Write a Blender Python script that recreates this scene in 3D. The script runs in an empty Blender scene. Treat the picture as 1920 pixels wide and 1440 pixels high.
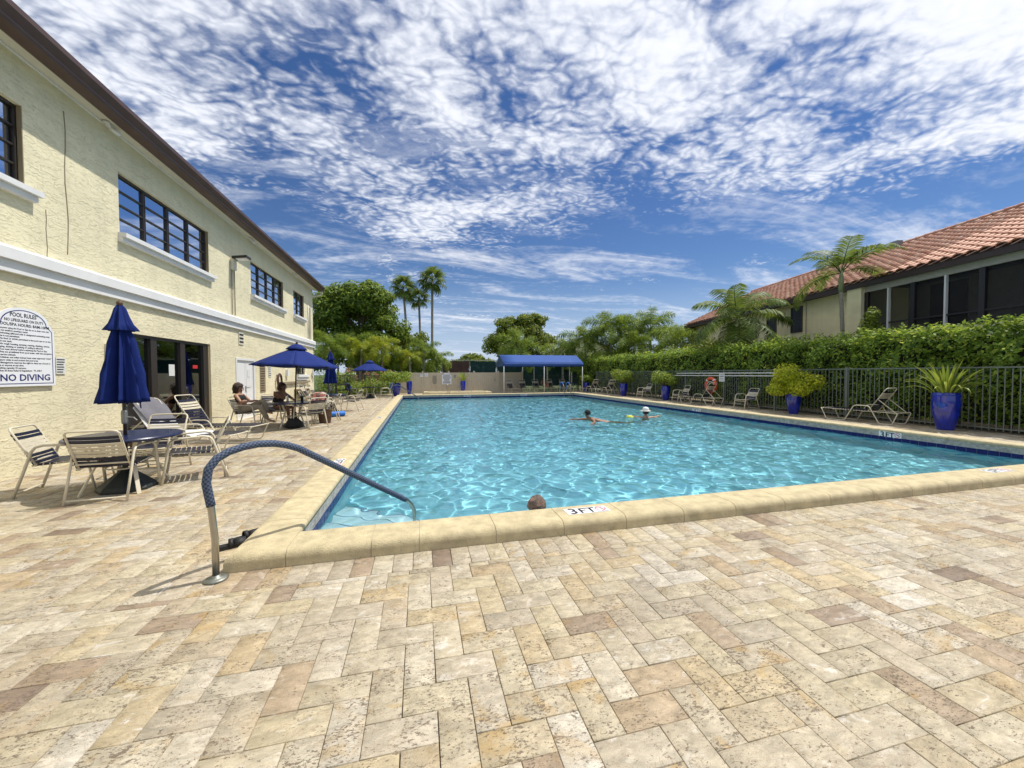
import bpy, math, random
import numpy as np
from mathutils import Vector, Matrix, Euler
R = math.radians
scene = bpy.context.scene
C = scene.collection
rng = np.random.default_rng(11)
random.seed(11)

# ------------------------------------------------------------------ camera, sky, sun, exposure
cam_data = bpy.data.cameras.new('camera'); camera = bpy.data.objects.new('camera', cam_data); C.objects.link(camera)
cam_data.sensor_width = 36; cam_data.lens = 708.4 / 1920 * 36
cam_data.clip_start = 0.05; cam_data.clip_end = 3000
camera.location = (0, 0, 1.5)
_y, _p, _r = R(13.80), R(1.537), R(-0.204)
_f = Vector((math.sin(_y) * math.cos(_p), math.cos(_y) * math.cos(_p), -math.sin(_p)))
_rt = Vector((math.cos(_y), -math.sin(_y), 0)); _up = _rt.cross(_f)
_rt2 = _rt * math.cos(_r) + _up * math.sin(_r); _up2 = _up * math.cos(_r) - _rt * math.sin(_r)
camera.rotation_euler = Matrix((_rt2, _up2, -_f)).transposed().to_euler()
scene.camera = camera

TO_SUN = Vector((0.49, 0.07, 1.0)).normalized()
SUN_EL = math.asin(TO_SUN.z); SUN_AZ = math.atan2(TO_SUN.x, TO_SUN.y)
sun_data = bpy.data.lights.new('sun', 'SUN'); sun_data.energy = 3.7; sun_data.angle = R(0.5); sun_data.color = (1.0, 0.95, 0.87)
sun_data.cycles.is_caustics_light = True
sun = bpy.data.objects.new('sun', sun_data); C.objects.link(sun)
sun.rotation_euler = TO_SUN.to_track_quat('Z', 'Y').to_euler()

world = bpy.data.worlds.new('World'); scene.world = world; world.use_nodes = True
def build_world():
    nt = world.node_tree; N = nt.nodes; Lk = nt.links.new
    bg = N['Background']; bg.inputs['Strength'].default_value = 0.15
    sky = N.new('ShaderNodeTexSky'); sky.sky_type = 'NISHITA'; sky.sun_disc = False
    sky.sun_elevation = SUN_EL; sky.sun_rotation = SUN_AZ; sky.air_density = 1.0; sky.dust_density = 0.0; sky.ozone_density = 3.0
    def math_(op, a, b=None, c=None):
        n = N.new('ShaderNodeMath'); n.operation = op
        for i, v in enumerate((a, b, c)):
            if v is None: continue
            if isinstance(v, (int, float)): n.inputs[i].default_value = v
            else: Lk(v, n.inputs[i])
        return n.outputs[0]
    tc = N.new('ShaderNodeTexCoord'); sep = N.new('ShaderNodeSeparateXYZ'); Lk(tc.outputs['Generated'], sep.inputs[0])
    zz = math_('ADD', math_('MAXIMUM', sep.outputs[2], 0.0), 0.10)
    px = math_('DIVIDE', sep.outputs[0], zz); py = math_('DIVIDE', sep.outputs[1], zz)
    cmb = N.new('ShaderNodeCombineXYZ'); Lk(px, cmb.inputs[0]); Lk(py, cmb.inputs[1])
    def noise(scale, detail, rough, off=(0, 0, 0), stretch=(1, 1, 1), rot=0.0, dist=0.0):
        mp = N.new('ShaderNodeMapping'); mp.inputs['Location'].default_value = off; mp.inputs['Scale'].default_value = stretch
        mp.inputs['Rotation'].default_value = (0, 0, rot); Lk(cmb.outputs[0], mp.inputs[0])
        t = N.new('ShaderNodeTexNoise'); t.noise_dimensions = '2D'
        t.inputs['Scale'].default_value = scale; t.inputs['Detail'].default_value = detail; t.inputs['Roughness'].default_value = rough
        t.inputs['Distortion'].default_value = dist
        Lk(mp.outputs[0], t.inputs['Vector']); return t.outputs['Fac']
    cover = noise(0.75, 2.0, 0.5, off=(3.1, 1.7, 0))
    puffs = noise(12.0, 5.0, 0.60, off=(5, 2, 0), stretch=(1.0, 1.35, 1), rot=R(25), dist=0.25)
    mid = noise(3.0, 4.0, 0.55, off=(1, 8, 0), stretch=(0.8, 1.25, 1), rot=R(-20), dist=0.3)
    cmap = N.new('ShaderNodeMapping'); cmap.inputs['Scale'].default_value = (1.0, 1.3, 1); cmap.inputs['Rotation'].default_value = (0, 0, R(30)); Lk(cmb.outputs[0], cmap.inputs[0])
    wob = N.new('ShaderNodeTexNoise'); wob.noise_dimensions = '2D'; wob.inputs['Scale'].default_value = 6.0; wob.inputs['Detail'].default_value = 4.0; Lk(cmap.outputs[0], wob.inputs['Vector'])
    wv = N.new('ShaderNodeVectorMath'); wv.operation = 'MULTIPLY_ADD'; Lk(wob.outputs['Color'], wv.inputs[0]); wv.inputs[1].default_value = (.20, .20, 0); Lk(cmap.outputs[0], wv.inputs[2])
    cel = N.new('ShaderNodeTexVoronoi'); cel.voronoi_dimensions = '2D'; cel.feature = 'SMOOTH_F1'; cel.inputs['Scale'].default_value = 23.0; cel.inputs['Smoothness'].default_value = .6; Lk(wv.outputs[0], cel.inputs['Vector'])
    cells = math_('SUBTRACT', 0.85, cel.outputs['Distance'])
    cirr = noise(1.6, 6.0, 0.62, off=(2, 4, 0), stretch=(0.5, 1.6, 1), rot=R(10), dist=0.5)
    den = math_('ADD', math_('ADD', math_('MULTIPLY', cover, 1.15), math_('MULTIPLY', cells, 0.27)), math_('ADD', math_('MULTIPLY', puffs, 0.34), math_('MULTIPLY', mid, 0.72)))
    # the altocumulus deck ends a good way off: beyond it only thin streaks
    rad = N.new('ShaderNodeVectorMath'); rad.operation = 'LENGTH'; Lk(cmb.outputs[0], rad.inputs[0])
    edge = N.new('ShaderNodeMapRange'); edge.interpolation_type = 'SMOOTHSTEP'
    Lk(math_('ADD', rad.outputs['Value'], math_('MULTIPLY', mid, 1.2)), edge.inputs[0])
    edge.inputs[1].default_value = 2.45; edge.inputs[2].default_value = 3.0; edge.inputs[3].default_value = 0.0; edge.inputs[4].default_value = 0.48
    mr = N.new('ShaderNodeMapRange'); mr.interpolation_type = 'SMOOTHSTEP'; Lk(math_('SUBTRACT', den, edge.outputs[0]), mr.inputs[0])
    mr.inputs[1].default_value = 0.93; mr.inputs[2].default_value = 1.38
    thin = N.new('ShaderNodeMapRange'); thin.interpolation_type = 'SMOOTHSTEP'; Lk(math_('ADD', math_('MULTIPLY', cirr, 0.8), math_('MULTIPLY', puffs, 0.2)), thin.inputs[0])
    thin.inputs[1].default_value = 0.46; thin.inputs[2].default_value = 0.80; thin.inputs[4].default_value = 0.8
    dens = math_('MAXIMUM', math_('MULTIPLY', mr.outputs[0], 0.96), thin.outputs[0])
    low = N.new('ShaderNodeMapRange'); low.interpolation_type = 'SMOOTHSTEP'; Lk(sep.outputs[2], low.inputs[0]); low.inputs[1].default_value = -0.02; low.inputs[2].default_value = 0.05
    dens = math_('MULTIPLY', dens, low.outputs[0])
    # sky blue deepened a little, clouds white with faint grey where they are thickest
    hsv = N.new('ShaderNodeHueSaturation'); hsv.inputs['Hue'].default_value = 0.510; hsv.inputs['Saturation'].default_value = 1.20; hsv.inputs['Value'].default_value = 0.52
    Lk(sky.outputs[0], hsv.inputs['Color'])
    hz = N.new('ShaderNodeMapRange'); hz.interpolation_type = 'SMOOTHSTEP'; Lk(sep.outputs[2], hz.inputs[0]); hz.inputs[1].default_value = 0.0; hz.inputs[2].default_value = 0.26; hz.inputs[3].default_value = 0.80; hz.inputs[4].default_value = 0.0
    haze = N.new('ShaderNodeMix'); haze.data_type = 'RGBA'; Lk(hz.outputs[0], haze.inputs['Factor']); Lk(hsv.outputs[0], haze.inputs['A']); haze.inputs['B'].default_value = (2.9, 3.5, 4.75, 1)
    grey = N.new('ShaderNodeMix'); grey.data_type = 'RGBA'
    gr = N.new('ShaderNodeMapRange'); Lk(den, gr.inputs[0]); gr.inputs[1].default_value = 1.3; gr.inputs[2].default_value = 1.65
    Lk(gr.outputs[0], grey.inputs['Factor']); grey.inputs['A'].default_value = (5.3, 5.5, 5.95, 1); grey.inputs['B'].default_value = (6.1, 6.1, 6.2, 1)
    mix = N.new('ShaderNodeMix'); mix.data_type = 'RGBA'; Lk(dens, mix.inputs['Factor']); Lk(haze.outputs['Result'], mix.inputs['A']); Lk(grey.outputs['Result'], mix.inputs['B'])
    Lk(mix.outputs['Result'], bg.inputs['Color'])
build_world()

vs = scene.view_settings; vs.view_transform = 'Standard'; vs.look = 'None'; vs.exposure = 0.26; vs.gamma = 1.0; vs.use_curve_mapping = False
scene.render.engine = 'CYCLES'
cy = scene.cycles; cy.use_denoising = True; cy.max_bounces = 8; cy.transparent_max_bounces = 8; cy.transmission_bounces = 6
cy.diffuse_bounces = 3; cy.glossy_bounces = 4; cy.sample_clamp_indirect = 6.0; cy.sample_clamp_direct = 0.0; cy.blur_glossy = 0.3
try: cy.denoiser = 'OPENIMAGEDENOISE'; cy.denoising_input_passes = 'RGB_ALBEDO_NORMAL'; cy.denoising_prefilter = 'ACCURATE'
except Exception: pass

# ------------------------------------------------------------------ materials
MATS = {}
def mat(name, col, rough=0.6, metal=0.0, spec=0.5, var=0.0, vscale=8.0, bump=0.0, bscale=60.0, bdist=0.01, coat=0.0, ior=None, trans=0.0, detail=4.0, stain=None):
    """plain surface: base colour with a mottled variation, and a fine relief"""
    m = bpy.data.materials.new(name); m.use_nodes = True; MATS[name] = m
    nt = m.node_tree; N = nt.nodes; L = nt.links.new; b = N['Principled BSDF']
    b.inputs['Base Color'].default_value = (*col, 1); b.inputs['Roughness'].default_value = rough
    b.inputs['Metallic'].default_value = metal; b.inputs['Specular IOR Level'].default_value = spec
    b.inputs['Coat Weight'].default_value = coat; b.inputs['Coat Roughness'].default_value = 0.08
    if ior: b.inputs['IOR'].default_value = ior
    tc = N.new('ShaderNodeTexCoord')
    if var:
        t = N.new('ShaderNodeTexNoise'); t.inputs['Scale'].default_value = vscale; t.inputs['Detail'].default_value = detail; t.inputs['Roughness'].default_value = 0.62
        L(tc.outputs['Object'], t.inputs['Vector'])
        r = N.new('ShaderNodeMapRange'); L(t.outputs['Fac'], r.inputs[0]); r.inputs[1].default_value = 0.3; r.inputs[2].default_value = 0.7
        r.inputs[3].default_value = 1 - var; r.inputs[4].default_value = 1 + var * 0.6
        mu = N.new('ShaderNodeVectorMath'); mu.operation = 'SCALE'; mu.inputs[0].default_value = col; L(r.outputs[0], mu.inputs['Scale'])
        out = mu.outputs[0]
        if stain:
            t2 = N.new('ShaderNodeTexNoise'); t2.inputs['Scale'].default_value = stain[1]; t2.inputs['Detail'].default_value = 5; L(tc.outputs['Object'], t2.inputs['Vector'])
            r2 = N.new('ShaderNodeMapRange'); L(t2.outputs['Fac'], r2.inputs[0]); r2.inputs[1].default_value = stain[2]; r2.inputs[2].default_value = stain[2] + 0.12; r2.inputs[4].default_value = stain[3]
            mx = N.new('ShaderNodeMix'); mx.data_type = 'RGBA'; L(r2.outputs[0], mx.inputs['Factor']); L(out, mx.inputs['A']); mx.inputs['B'].default_value = (*stain[0], 1); out = mx.outputs['Result']
        L(out, b.inputs['Base Color'])
    if bump:
        t = N.new('ShaderNodeTexNoise'); t.inputs['Scale'].default_value = bscale; t.inputs['Detail'].default_value = 5.0
        L(tc.outputs['Object'], t.inputs['Vector'])
        bp = N.new('ShaderNodeBump'); bp.inputs['Strength'].default_value = bump; bp.inputs['Distance'].default_value = bdist
        L(t.outputs['Fac'], bp.inputs['Height']); L(bp.outputs[0], b.inputs['Normal'])
    return m

def mat_leaf(name, c1, c2, rough=0.45, trans=0.35, c3=None, p3=0.0):
    """foliage: each leaf its own tone between c1 and c2 (c3 on a few), some light passes through"""
    m = bpy.data.materials.new(name); m.use_nodes = True; MATS[name] = m
    nt = m.node_tree; N = nt.nodes; L = nt.links.new; b = N['Principled BSDF']; out = N['Material Output']
    at = N.new('ShaderNodeAttribute'); at.attribute_name = 'rnd'
    oi = N.new('ShaderNodeObjectInfo')
    ad = N.new('ShaderNodeMath'); ad.operation = 'ADD'; L(at.outputs['Fac'], ad.inputs[0]); L(oi.outputs['Random'], ad.inputs[1])
    fr = N.new('ShaderNodeMath'); fr.operation = 'FRACT'; L(ad.outputs[0], fr.inputs[0])
    cr = N.new('ShaderNodeValToRGB'); e = cr.color_ramp.elements; e[0].color = (*c1, 1); e[1].color = (*c2, 1)
    if c3:
        e[1].position = 1 - p3; x = e.new(1.0); x.color = (*c3, 1)
    L(fr.outputs[0], cr.inputs[0])
    L(cr.outputs[0], b.inputs['Base Color']); b.inputs['Roughness'].default_value = rough; b.inputs['Specular IOR Level'].default_value = 0.25
    tr = N.new('ShaderNodeBsdfTranslucent'); hs = N.new('ShaderNodeHueSaturation'); hs.inputs['Hue'].default_value = 0.48; hs.inputs['Value'].default_value = 1.5; L(cr.outputs[0], hs.inputs['Color']); L(hs.outputs[0], tr.inputs[0])
    mx = N.new('ShaderNodeMixShader'); mx.inputs[0].default_value = trans; L(b.outputs[0], mx.inputs[1]); L(tr.outputs[0], mx.inputs[2]); L(mx.outputs[0], out.inputs[0])
    return m

def mat_travertine():
    m = bpy.data.materials.new('travertine'); m.use_nodes = True; MATS['travertine'] = m
    nt = m.node_tree; N = nt.nodes; L = nt.links.new; b = N['Principled BSDF']
    at = N.new('ShaderNodeAttribute'); at.attribute_name = 'rnd'
    at2 = N.new('ShaderNodeAttribute'); at2.attribute_name = 'rnd2'
    geo = N.new('ShaderNodeNewGeometry')
    sc = N.new('ShaderNodeMath'); sc.operation = 'MULTIPLY'; sc.inputs[1].default_value = 91.7; L(at.outputs['Fac'], sc.inputs[0])
    cx = N.new('ShaderNodeCombineXYZ'); L(sc.outputs[0], cx.inputs[2])
    pos = N.new('ShaderNodeVectorMath'); pos.operation = 'ADD'; L(geo.outputs['Position'], pos.inputs[0]); L(cx.outputs[0], pos.inputs[1])
    st = N.new('ShaderNodeMapping'); st.inputs['Scale'].default_value = (1.0, 1.9, 1.0); st.inputs['Rotation'].default_value = (0, 0, 0.35); L(pos.outputs[0], st.inputs[0])
    def noise(scale, detail, rough, src, dist=0.0):
        t = N.new('ShaderNodeTexNoise'); t.inputs['Scale'].default_value = scale; t.inputs['Detail'].default_value = detail; t.inputs['Roughness'].default_value = rough; t.inputs['Distortion'].default_value = dist
        L(src, t.inputs['Vector']); return t.outputs['Fac']
    def rng_(src, a, b_, lo, hi, smooth=True):
        r = N.new('ShaderNodeMapRange'); r.interpolation_type = 'SMOOTHSTEP' if smooth else 'LINEAR'
        L(src, r.inputs[0]); r.inputs[1].default_value = a; r.inputs[2].default_value = b_; r.inputs[3].default_value = lo; r.inputs[4].default_value = hi; return r.outputs[0]
    cr = N.new('ShaderNodeValToRGB'); el = cr.color_ramp.elements
    stops = [(0.0, (.50, .455, .37)), (.12, (.41, .355, .262)), (.24, (.445, .385, .272)), (.36, (.375, .325, .245)), (.48, (.44, .38, .255)), (.58, (.47, .42, .325)), (.68, (.385, .32, .228)), (.77, (.44, .375, .245)), (.86, (.425, .335, .205)), (.93, (.34, .262, .18)), (.975, (.26, .20, .145)), (1.0, (.19, .14, .10))]
    el[0].position, el[0].color = stops[0][0], (*stops[0][1], 1); el[1].position, el[1].color = stops[-1][0], (*stops[-1][1], 1)
    for p, c in stops[1:-1]:
        x = el.new(p); x.color = (*c, 1)
    L(at.outputs['Fac'], cr.inputs[0])
    def mixc(f, a, bcol, mode='MIX'):
        x = N.new('ShaderNodeMix'); x.data_type = 'RGBA'; x.blend_type = mode
        if isinstance(f, float): x.inputs['Factor'].default_value = f
        else: L(f, x.inputs['Factor'])
        L(a, x.inputs['A'])
        if isinstance(bcol, tuple): x.inputs['B'].default_value = (*bcol, 1)
        else: L(bcol, x.inputs['B'])
        return x.outputs['Result']
    col = cr.outputs[0]
    cloudy = noise(11.0, 6.0, 0.66, st.outputs[0], 0.6)
    val = N.new('ShaderNodeVectorMath'); val.operation = 'SCALE'; L(col, val.inputs[0]); L(rng_(cloudy, .25, .75, .62, 1.37, False), val.inputs['Scale']); col = val.outputs[0]
    ochre = noise(5.5, 4.0, 0.55, pos.outputs[0], 0.8)
    of = N.new('ShaderNodeMath'); of.operation = 'MULTIPLY'; L(rng_(ochre, .50, .68, 0, 1), of.inputs[0]); L(rng_(at2.outputs['Fac'], .35, 1.0, 0.0, .75, False), of.inputs[1])
    col = mixc(of.outputs[0], col, (.40, .265, .10))
    pale = noise(7.0, 5.0, 0.6, st.outputs[0], 1.2)
    pf = N.new('ShaderNodeMath'); pf.operation = 'MULTIPLY'; L(rng_(pale, .55, .70, 0, 1), pf.inputs[0]); L(rng_(at2.outputs['Fac'], 0, .6, .75, 0, False), pf.inputs[1])
    col = mixc(pf.outputs[0], col, (.68, .645, .58))
    # the stone's own pits and hairline veins, coloured dark brown
    pit = noise(52.0, 4.0, 0.7, st.outputs[0], 0.4); zone = noise(9.0, 3.0, 0.6, pos.outputs[0])
    thr = N.new('ShaderNodeMath'); thr.operation = 'MULTIPLY_ADD'; L(zone, thr.inputs[0]); thr.inputs[1].default_value = 0.42; L(pit, thr.inputs[2])
    th2 = N.new('ShaderNodeMath'); th2.operation = 'MULTIPLY_ADD'; L(at2.outputs['Fac'], th2.inputs[0]); th2.inputs[1].default_value = 0.07; L(thr.outputs[0], th2.inputs[2]); thr = th2
    pits = rng_(thr.outputs[0], .825, .905, 0, .92)
    col = mixc(pits, col, (.155, .115, .08))
    vn = noise(4.0, 5.0, 0.6, st.outputs[0], 2.5)
    ab = N.new('ShaderNodeMath'); ab.operation = 'SUBTRACT'; L(vn, ab.inputs[0]); ab.inputs[1].default_value = .5
    aa = N.new('ShaderNodeMath'); aa.operation = 'ABSOLUTE'; L(ab.outputs[0], aa.inputs[0])
    vein = rng_(aa.outputs[0], 0.0, .013, .65, 0)
    col = mixc(vein, col, (.27, .185, .11))
    fine = noise(260.0, 2.0, 0.6, pos.outputs[0])
    v2 = N.new('ShaderNodeVectorMath'); v2.operation = 'SCALE'; L(col, v2.inputs[0]); L(rng_(fine, .3, .7, .86, 1.12, False), v2.inputs['Scale']); col = v2.outputs[0]
    # broad wear over the whole deck
    wear = noise(0.7, 4.0, 0.6, geo.outputs['Position'])
    v3 = N.new('ShaderNodeVectorMath'); v3.operation = 'SCALE'; L(col, v3.inputs[0]); L(rng_(wear, .3, .7, .88, 1.10, False), v3.inputs['Scale']); col = v3.outputs[0]
    L(col, b.inputs['Base Color']); b.inputs['Roughness'].default_value = 0.62; b.inputs['Specular IOR Level'].default_value = 0.35
    hm = N.new('ShaderNodeMath'); hm.operation = 'MULTIPLY_ADD'; L(pits, hm.inputs[0]); hm.inputs[1].default_value = -1.0; L(cloudy, hm.inputs[2])
    bp = N.new('ShaderNodeBump'); bp.inputs['Strength'].default_value = 0.55; bp.inputs['Distance'].default_value = 0.004; L(hm.outputs[0], bp.inputs['Height']); L(bp.outputs[0], b.inputs['Normal'])
    return m

def mat_stucco(name, col, rough=0.85, strength=0.7):
    """knockdown stucco: flattened trowel patches with ragged ridges"""
    m = bpy.data.materials.new(name); m.use_nodes = True; MATS[name] = m
    nt = m.node_tree; N = nt.nodes; L = nt.links.new; b = N['Principled BSDF']
    geo = N.new('ShaderNodeNewGeometry')
    mp = N.new('ShaderNodeMapping'); mp.inputs['Scale'].default_value = (1, 0.55, 1.5); mp.inputs['Rotation'].default_value = (R(32), 0, 0); L(geo.outputs['Position'], mp.inputs[0])
    def noise(scale, detail, rough_, dist=0.0):
        t = N.new('ShaderNodeTexNoise'); t.inputs['Scale'].default_value = scale; t.inputs['Detail'].default_value = detail; t.inputs['Roughness'].default_value = rough_; t.inputs['Distortion'].default_value = dist
        L(mp.outputs[0], t.inputs['Vector']); return t.outputs['Fac']
    def rr(src, a, b_, lo, hi):
        r = N.new('ShaderNodeMapRange'); r.interpolation_type = 'SMOOTHSTEP'; L(src, r.inputs[0]); r.inputs[1].default_value = a; r.inputs[2].default_value = b_; r.inputs[3].default_value = lo; r.inputs[4].default_value = hi; return r.outputs[0]
    n1 = noise(8.5, 4.0, 0.6, 1.3); n2 = noise(18.0, 4.0, 0.6, 0.8); n3 = noise(1.1, 3.0, 0.6)
    p1 = rr(n1, .53, .575, 0, 1); p2 = rr(n2, .53, .58, 0, .35)
    ad = N.new('ShaderNodeMath'); ad.operation = 'ADD'; L(p1, ad.inputs[0]); L(p2, ad.inputs[1])
    fn = noise(120.0, 3.0, 0.6); a2 = N.new('ShaderNodeMath'); a2.operation = 'MULTIPLY_ADD'; L(fn, a2.inputs[0]); a2.inputs[1].default_value = 0.18; L(ad.outputs[0], a2.inputs[2])
    bp = N.new('ShaderNodeBump'); bp.inputs['Strength'].default_value = strength; bp.inputs['Distance'].default_value = 0.012; L(a2.outputs[0], bp.inputs['Height']); L(bp.outputs[0], b.inputs['Normal'])
    sc = N.new('ShaderNodeVectorMath'); sc.operation = 'SCALE'; sc.inputs[0].default_value = col; 
    mz = N.new('ShaderNodeMapping'); mz.inputs['Scale'].default_value = (3.0, 3.0, .22); L(geo.outputs['Position'], mz.inputs[0])
    tz = N.new('ShaderNodeTexNoise'); tz.inputs['Scale'].default_value = 1.6; tz.inputs['Detail'].default_value = 5.0; L(mz.outputs[0], tz.inputs['Vector'])
    mm = N.new('ShaderNodeMath'); mm.operation = 'MULTIPLY'; L(rr(n3, .3, .7, .92, 1.04), mm.inputs[0]); L(rr(tz.outputs['Fac'], .3, .62, .955, 1.01), mm.inputs[1]); L(mm.outputs[0], sc.inputs['Scale'])
    L(sc.outputs[0], b.inputs['Base Color']); b.inputs['Roughness'].default_value = rough; b.inputs['Specular IOR Level'].default_value = 0.2
    return m

def mat_check(name, c1, c2):
    """woven check of the padded rail cover, along the tube's own UV"""
    m = bpy.data.materials.new(name); m.use_nodes = True; MATS[name] = m
    nt = m.node_tree; N = nt.nodes; L = nt.links.new; b = N['Principled BSDF']
    uv = N.new('ShaderNodeUVMap'); uv.uv_map = 'UVMap'
    ck = N.new('ShaderNodeTexChecker'); ck.inputs['Scale'].default_value = 1.0; ck.inputs['Color1'].default_value = (*c1, 1); ck.inputs['Color2'].default_value = (*c2, 1)
    L(uv.outputs[0], ck.inputs['Vector']); L(ck.outputs[0], b.inputs['Base Color']); b.inputs['Roughness'].default_value = 0.75
    bp = N.new('ShaderNodeBump'); bp.inputs['Strength'].default_value = .4; bp.inputs['Distance'].default_value = .002; L(ck.outputs['Fac'], bp.inputs['Height']); L(bp.outputs[0], b.inputs['Normal'])
    return m

mat_travertine()
mat_stucco('stucco', (.82, .75, .52)); mat_stucco('stucco_far', (.92, .82, .53), strength=0.4)
mat('joint', (.115, .09, .065), .95, var=.3, vscale=20)
mat('coping', (.55, .465, .285), .8, var=.26, vscale=7, bump=.8, bscale=120, bdist=.008, spec=.3, stain=((.36, .29, .18), 45.0, .60, .6))
mat('mortar', (.62, .56, .45), .9, var=.15, bump=.4, bscale=90)
mat('gunite', (.42, .41, .38), .9, var=.4, vscale=14, bump=.8, bscale=50, bdist=.02, stain=((.2, .2, .19), 22, .58, .7))
mat('plaster', (.23, .50, .57), .8, var=.07, vscale=2, spec=.2)
mat('step_plaster', (.46, .63, .67), .8, var=.05, spec=.2)
mat('step_edge', (.22, .33, .40), .7)
mat('pool_tile', (.006, .012, .12), .3, var=.25, vscale=30, spec=.25)
mat('grout', (.30, .32, .36), .9)
mat('steel', (.42, .40, .36), .30, metal=1.0, var=.12, vscale=12)
mat('bronze_plate', (.24, .25, .22), .5, metal=.7, var=.3)
mat_check('rail_cover', (.016, .036, .090), (.10, .125, .172))
mat('black_rubber', (.012, .012, .013), .55, bump=.3, bscale=200)
mat('white_trim', (.76, .76, .75), .6, var=.06, vscale=3, spec=.3)
mat('soffit', (.66, .63, .52), .8, var=.05)
mat('gutter', (.085, .045, .036), .42, var=.22, vscale=2.2, spec=.5)
mat('bronze_frame', (.035, .028, .022), .45, spec=.5)
mat('tan_frame', (.28, .22, .13), .6, spec=.4)
mat('pane', (.62, .68, .78), .025, metal=1.0)
mat('pane_door', (.26, .28, .28), .025, metal=1.0)
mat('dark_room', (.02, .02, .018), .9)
mat('white_paint', (.78, .78, .77), .45, var=.04, vscale=2)
mat('sign_white', (.82, .83, .85), .35, spec=.5)
mat('sign_navy', (.02, .03, .15), .5)
mat('ink', (.015, .015, .02), .6)
mat('red_ink', (.55, .03, .03), .5)
mat('paper', (.70, .70, .66), .7, var=.08, vscale=20)
mat('grey_metal', (.28, .28, .26), .5, metal=.5)
mat('navy_fabric', (.010, .026, .158), .82, var=.10, vscale=9, bump=.25, bscale=400, bdist=.001, spec=.2)
mat('navy_strap', (.006, .008, .028), .38, var=.15, vscale=12, spec=.5)
mat('cream_strap', (.60, .545, .42), .40, var=.10, vscale=12, spec=.5)
mat('cream_frame', (.66, .60, .46), .35, var=.06, vscale=6, spec=.5)
mat('navy_table', (.008, .018, .075), .25, var=.35, vscale=35, spec=.5, bump=.1, bscale=180)
mat('dark_pole', (.05, .032, .022), .4)
mat('green_base', (.012, .02, .022), .55, bump=.4, bscale=90)
mat('grey_towel', (.17, .165, .185), .95, var=.1, vscale=14, bump=.6, bscale=160)
mat('white_towel', (.74, .74, .74), .95, var=.05, vscale=14, bump=.6, bscale=160)
mat('blue_towel', (.06, .16, .46), .95, var=.2, vscale=18, bump=.6, bscale=120)
mat('patterned_towel', (.60, .22, .18), .95, var=.6, vscale=16, stain=((.75, .7, .62), 13, .5, .9))
mat('blue_foam', (.02, .16, .56), .6)
mat('skin', (.42, .235, .15), .5, var=.08, spec=.4)
mat('skin_tan', (.27, .14, .085), .5, var=.08, spec=.4)
mat('hair_brown', (.045, .022, .014), .6, bump=.8, bscale=90, bdist=.02)
mat('hair_grey', (.22, .165, .13), .5, var=.7, vscale=70, bump=1.0, bscale=110, bdist=.03, stain=((.46, .24, .16), 14, .47, .85))
mat('black_cloth', (.012, .012, .014), .85, bump=.3)
mat('khaki_cloth', (.40, .335, .24), .9, var=.12, bump=.4, bscale=40)
mat('purple_cloth', (.26, .10, .30), .8)
mat('white_cloth', (.75, .74, .70), .8)
mat('yellow_foam', (.70, .75, .05), .6)
mat('red_foam', (.72, .09, .03), .45)
mat('cobalt', (.004, .020, .36), .10, var=.45, vscale=5, coat=.7, spec=.6, bump=.08, bscale=12, bdist=.02)
mat('soil', (.05, .034, .022), .95, bump=.6, bscale=60)
mat('fence_metal', (.16, .185, .16), .5, spec=.4, var=.1, vscale=4)
mat('fence_dark', (.05, .05, .045), .5)
mat('vinyl', (.60, .52, .385), .5, var=.05, vscale=3, spec=.3)
mat('screen', (.010, .045, .042), .85, var=.35, vscale=2.0, stain=((.03, .10, .09), 1.6, .55, .6))
mat('screen_brown', (.10, .055, .045), .85, var=.4, vscale=2.0)
mat('galv', (.42, .43, .42), .4, metal=.6)
mat('canvas_blue', (.036, .09, .30), .7, var=.05, vscale=2, spec=.2)
mat('canvas_shaded', (.035, .08, .17), .8, var=.1, vscale=2)  # same canvas as the roof, with the gable ends' shade put into its colour
mat('bark', (.16, .125, .09), .95, var=.35, vscale=9, bump=.9, bscale=25, bdist=.03)
mat('palm_trunk', (.30, .27, .21), .9, var=.3, vscale=12, bump=.6, bscale=22, bdist=.03)
mat('crownshaft', (.24, .27, .13), .5, var=.25, vscale=5)
mat_leaf('leaf_hedge', (.05, .115, .018), (.24, .36, .045), .5, .40, (.46, .55, .09), .22)
mat('hedge_core_shade', (.022, .026, .012), .95, var=.4)  # near-black: the shade deep inside the hedge put into the colour
mat_leaf('leaf_ficus', (.045, .10, .016), (.21, .30, .04), .48, .36, (.32, .40, .06), .2)
mat_leaf('leaf_tree', (.05, .10, .016), (.22, .28, .04), .5, .36, (.34, .36, .06), .2)
mat_leaf('leaf_croton', (.20, .29, .018), (.50, .54, .03), .5, .36, (.66, .60, .05), .2)
mat_leaf('leaf_bush', (.08, .15, .02), (.27, .36, .05), .5, .34, (.40, .46, .08), .2)
mat_leaf('frond_green', (.07, .13, .02), (.24, .33, .04), .52, .38)
mat_leaf('frond_dark', (.05, .09, .02), (.17, .24, .04), .52, .34)
mat_leaf('frond_gold', (.12, .20, .02), (.36, .42, .03), .5, .38, (.50, .38, .03), .18)
mat_leaf('blade', (.16, .24, .035), (.30, .36, .055), .42, .3)
mat_leaf('leaf_palm_deep', (.04, .08, .02), (.12, .19, .03), .5, .3)
mat_leaf('flower_pink', (.40, .05, .12), (.55, .18, .20), .5, .2)
mat('barrel_tile', (.50, .225, .135), .72, var=.32, vscale=3.5, bump=.5, bscale=60, stain=((.62, .40, .28), 4, .47, .7))
mat('fascia_brown', (.045, .026, .022), .5)
mat('roof_under', (.10, .055, .04), .9)
mat('lanai_grey', (.42, .40, .34), .7, var=.1)
mat('lanai_dark', (.02, .018, .022), .5)
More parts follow.
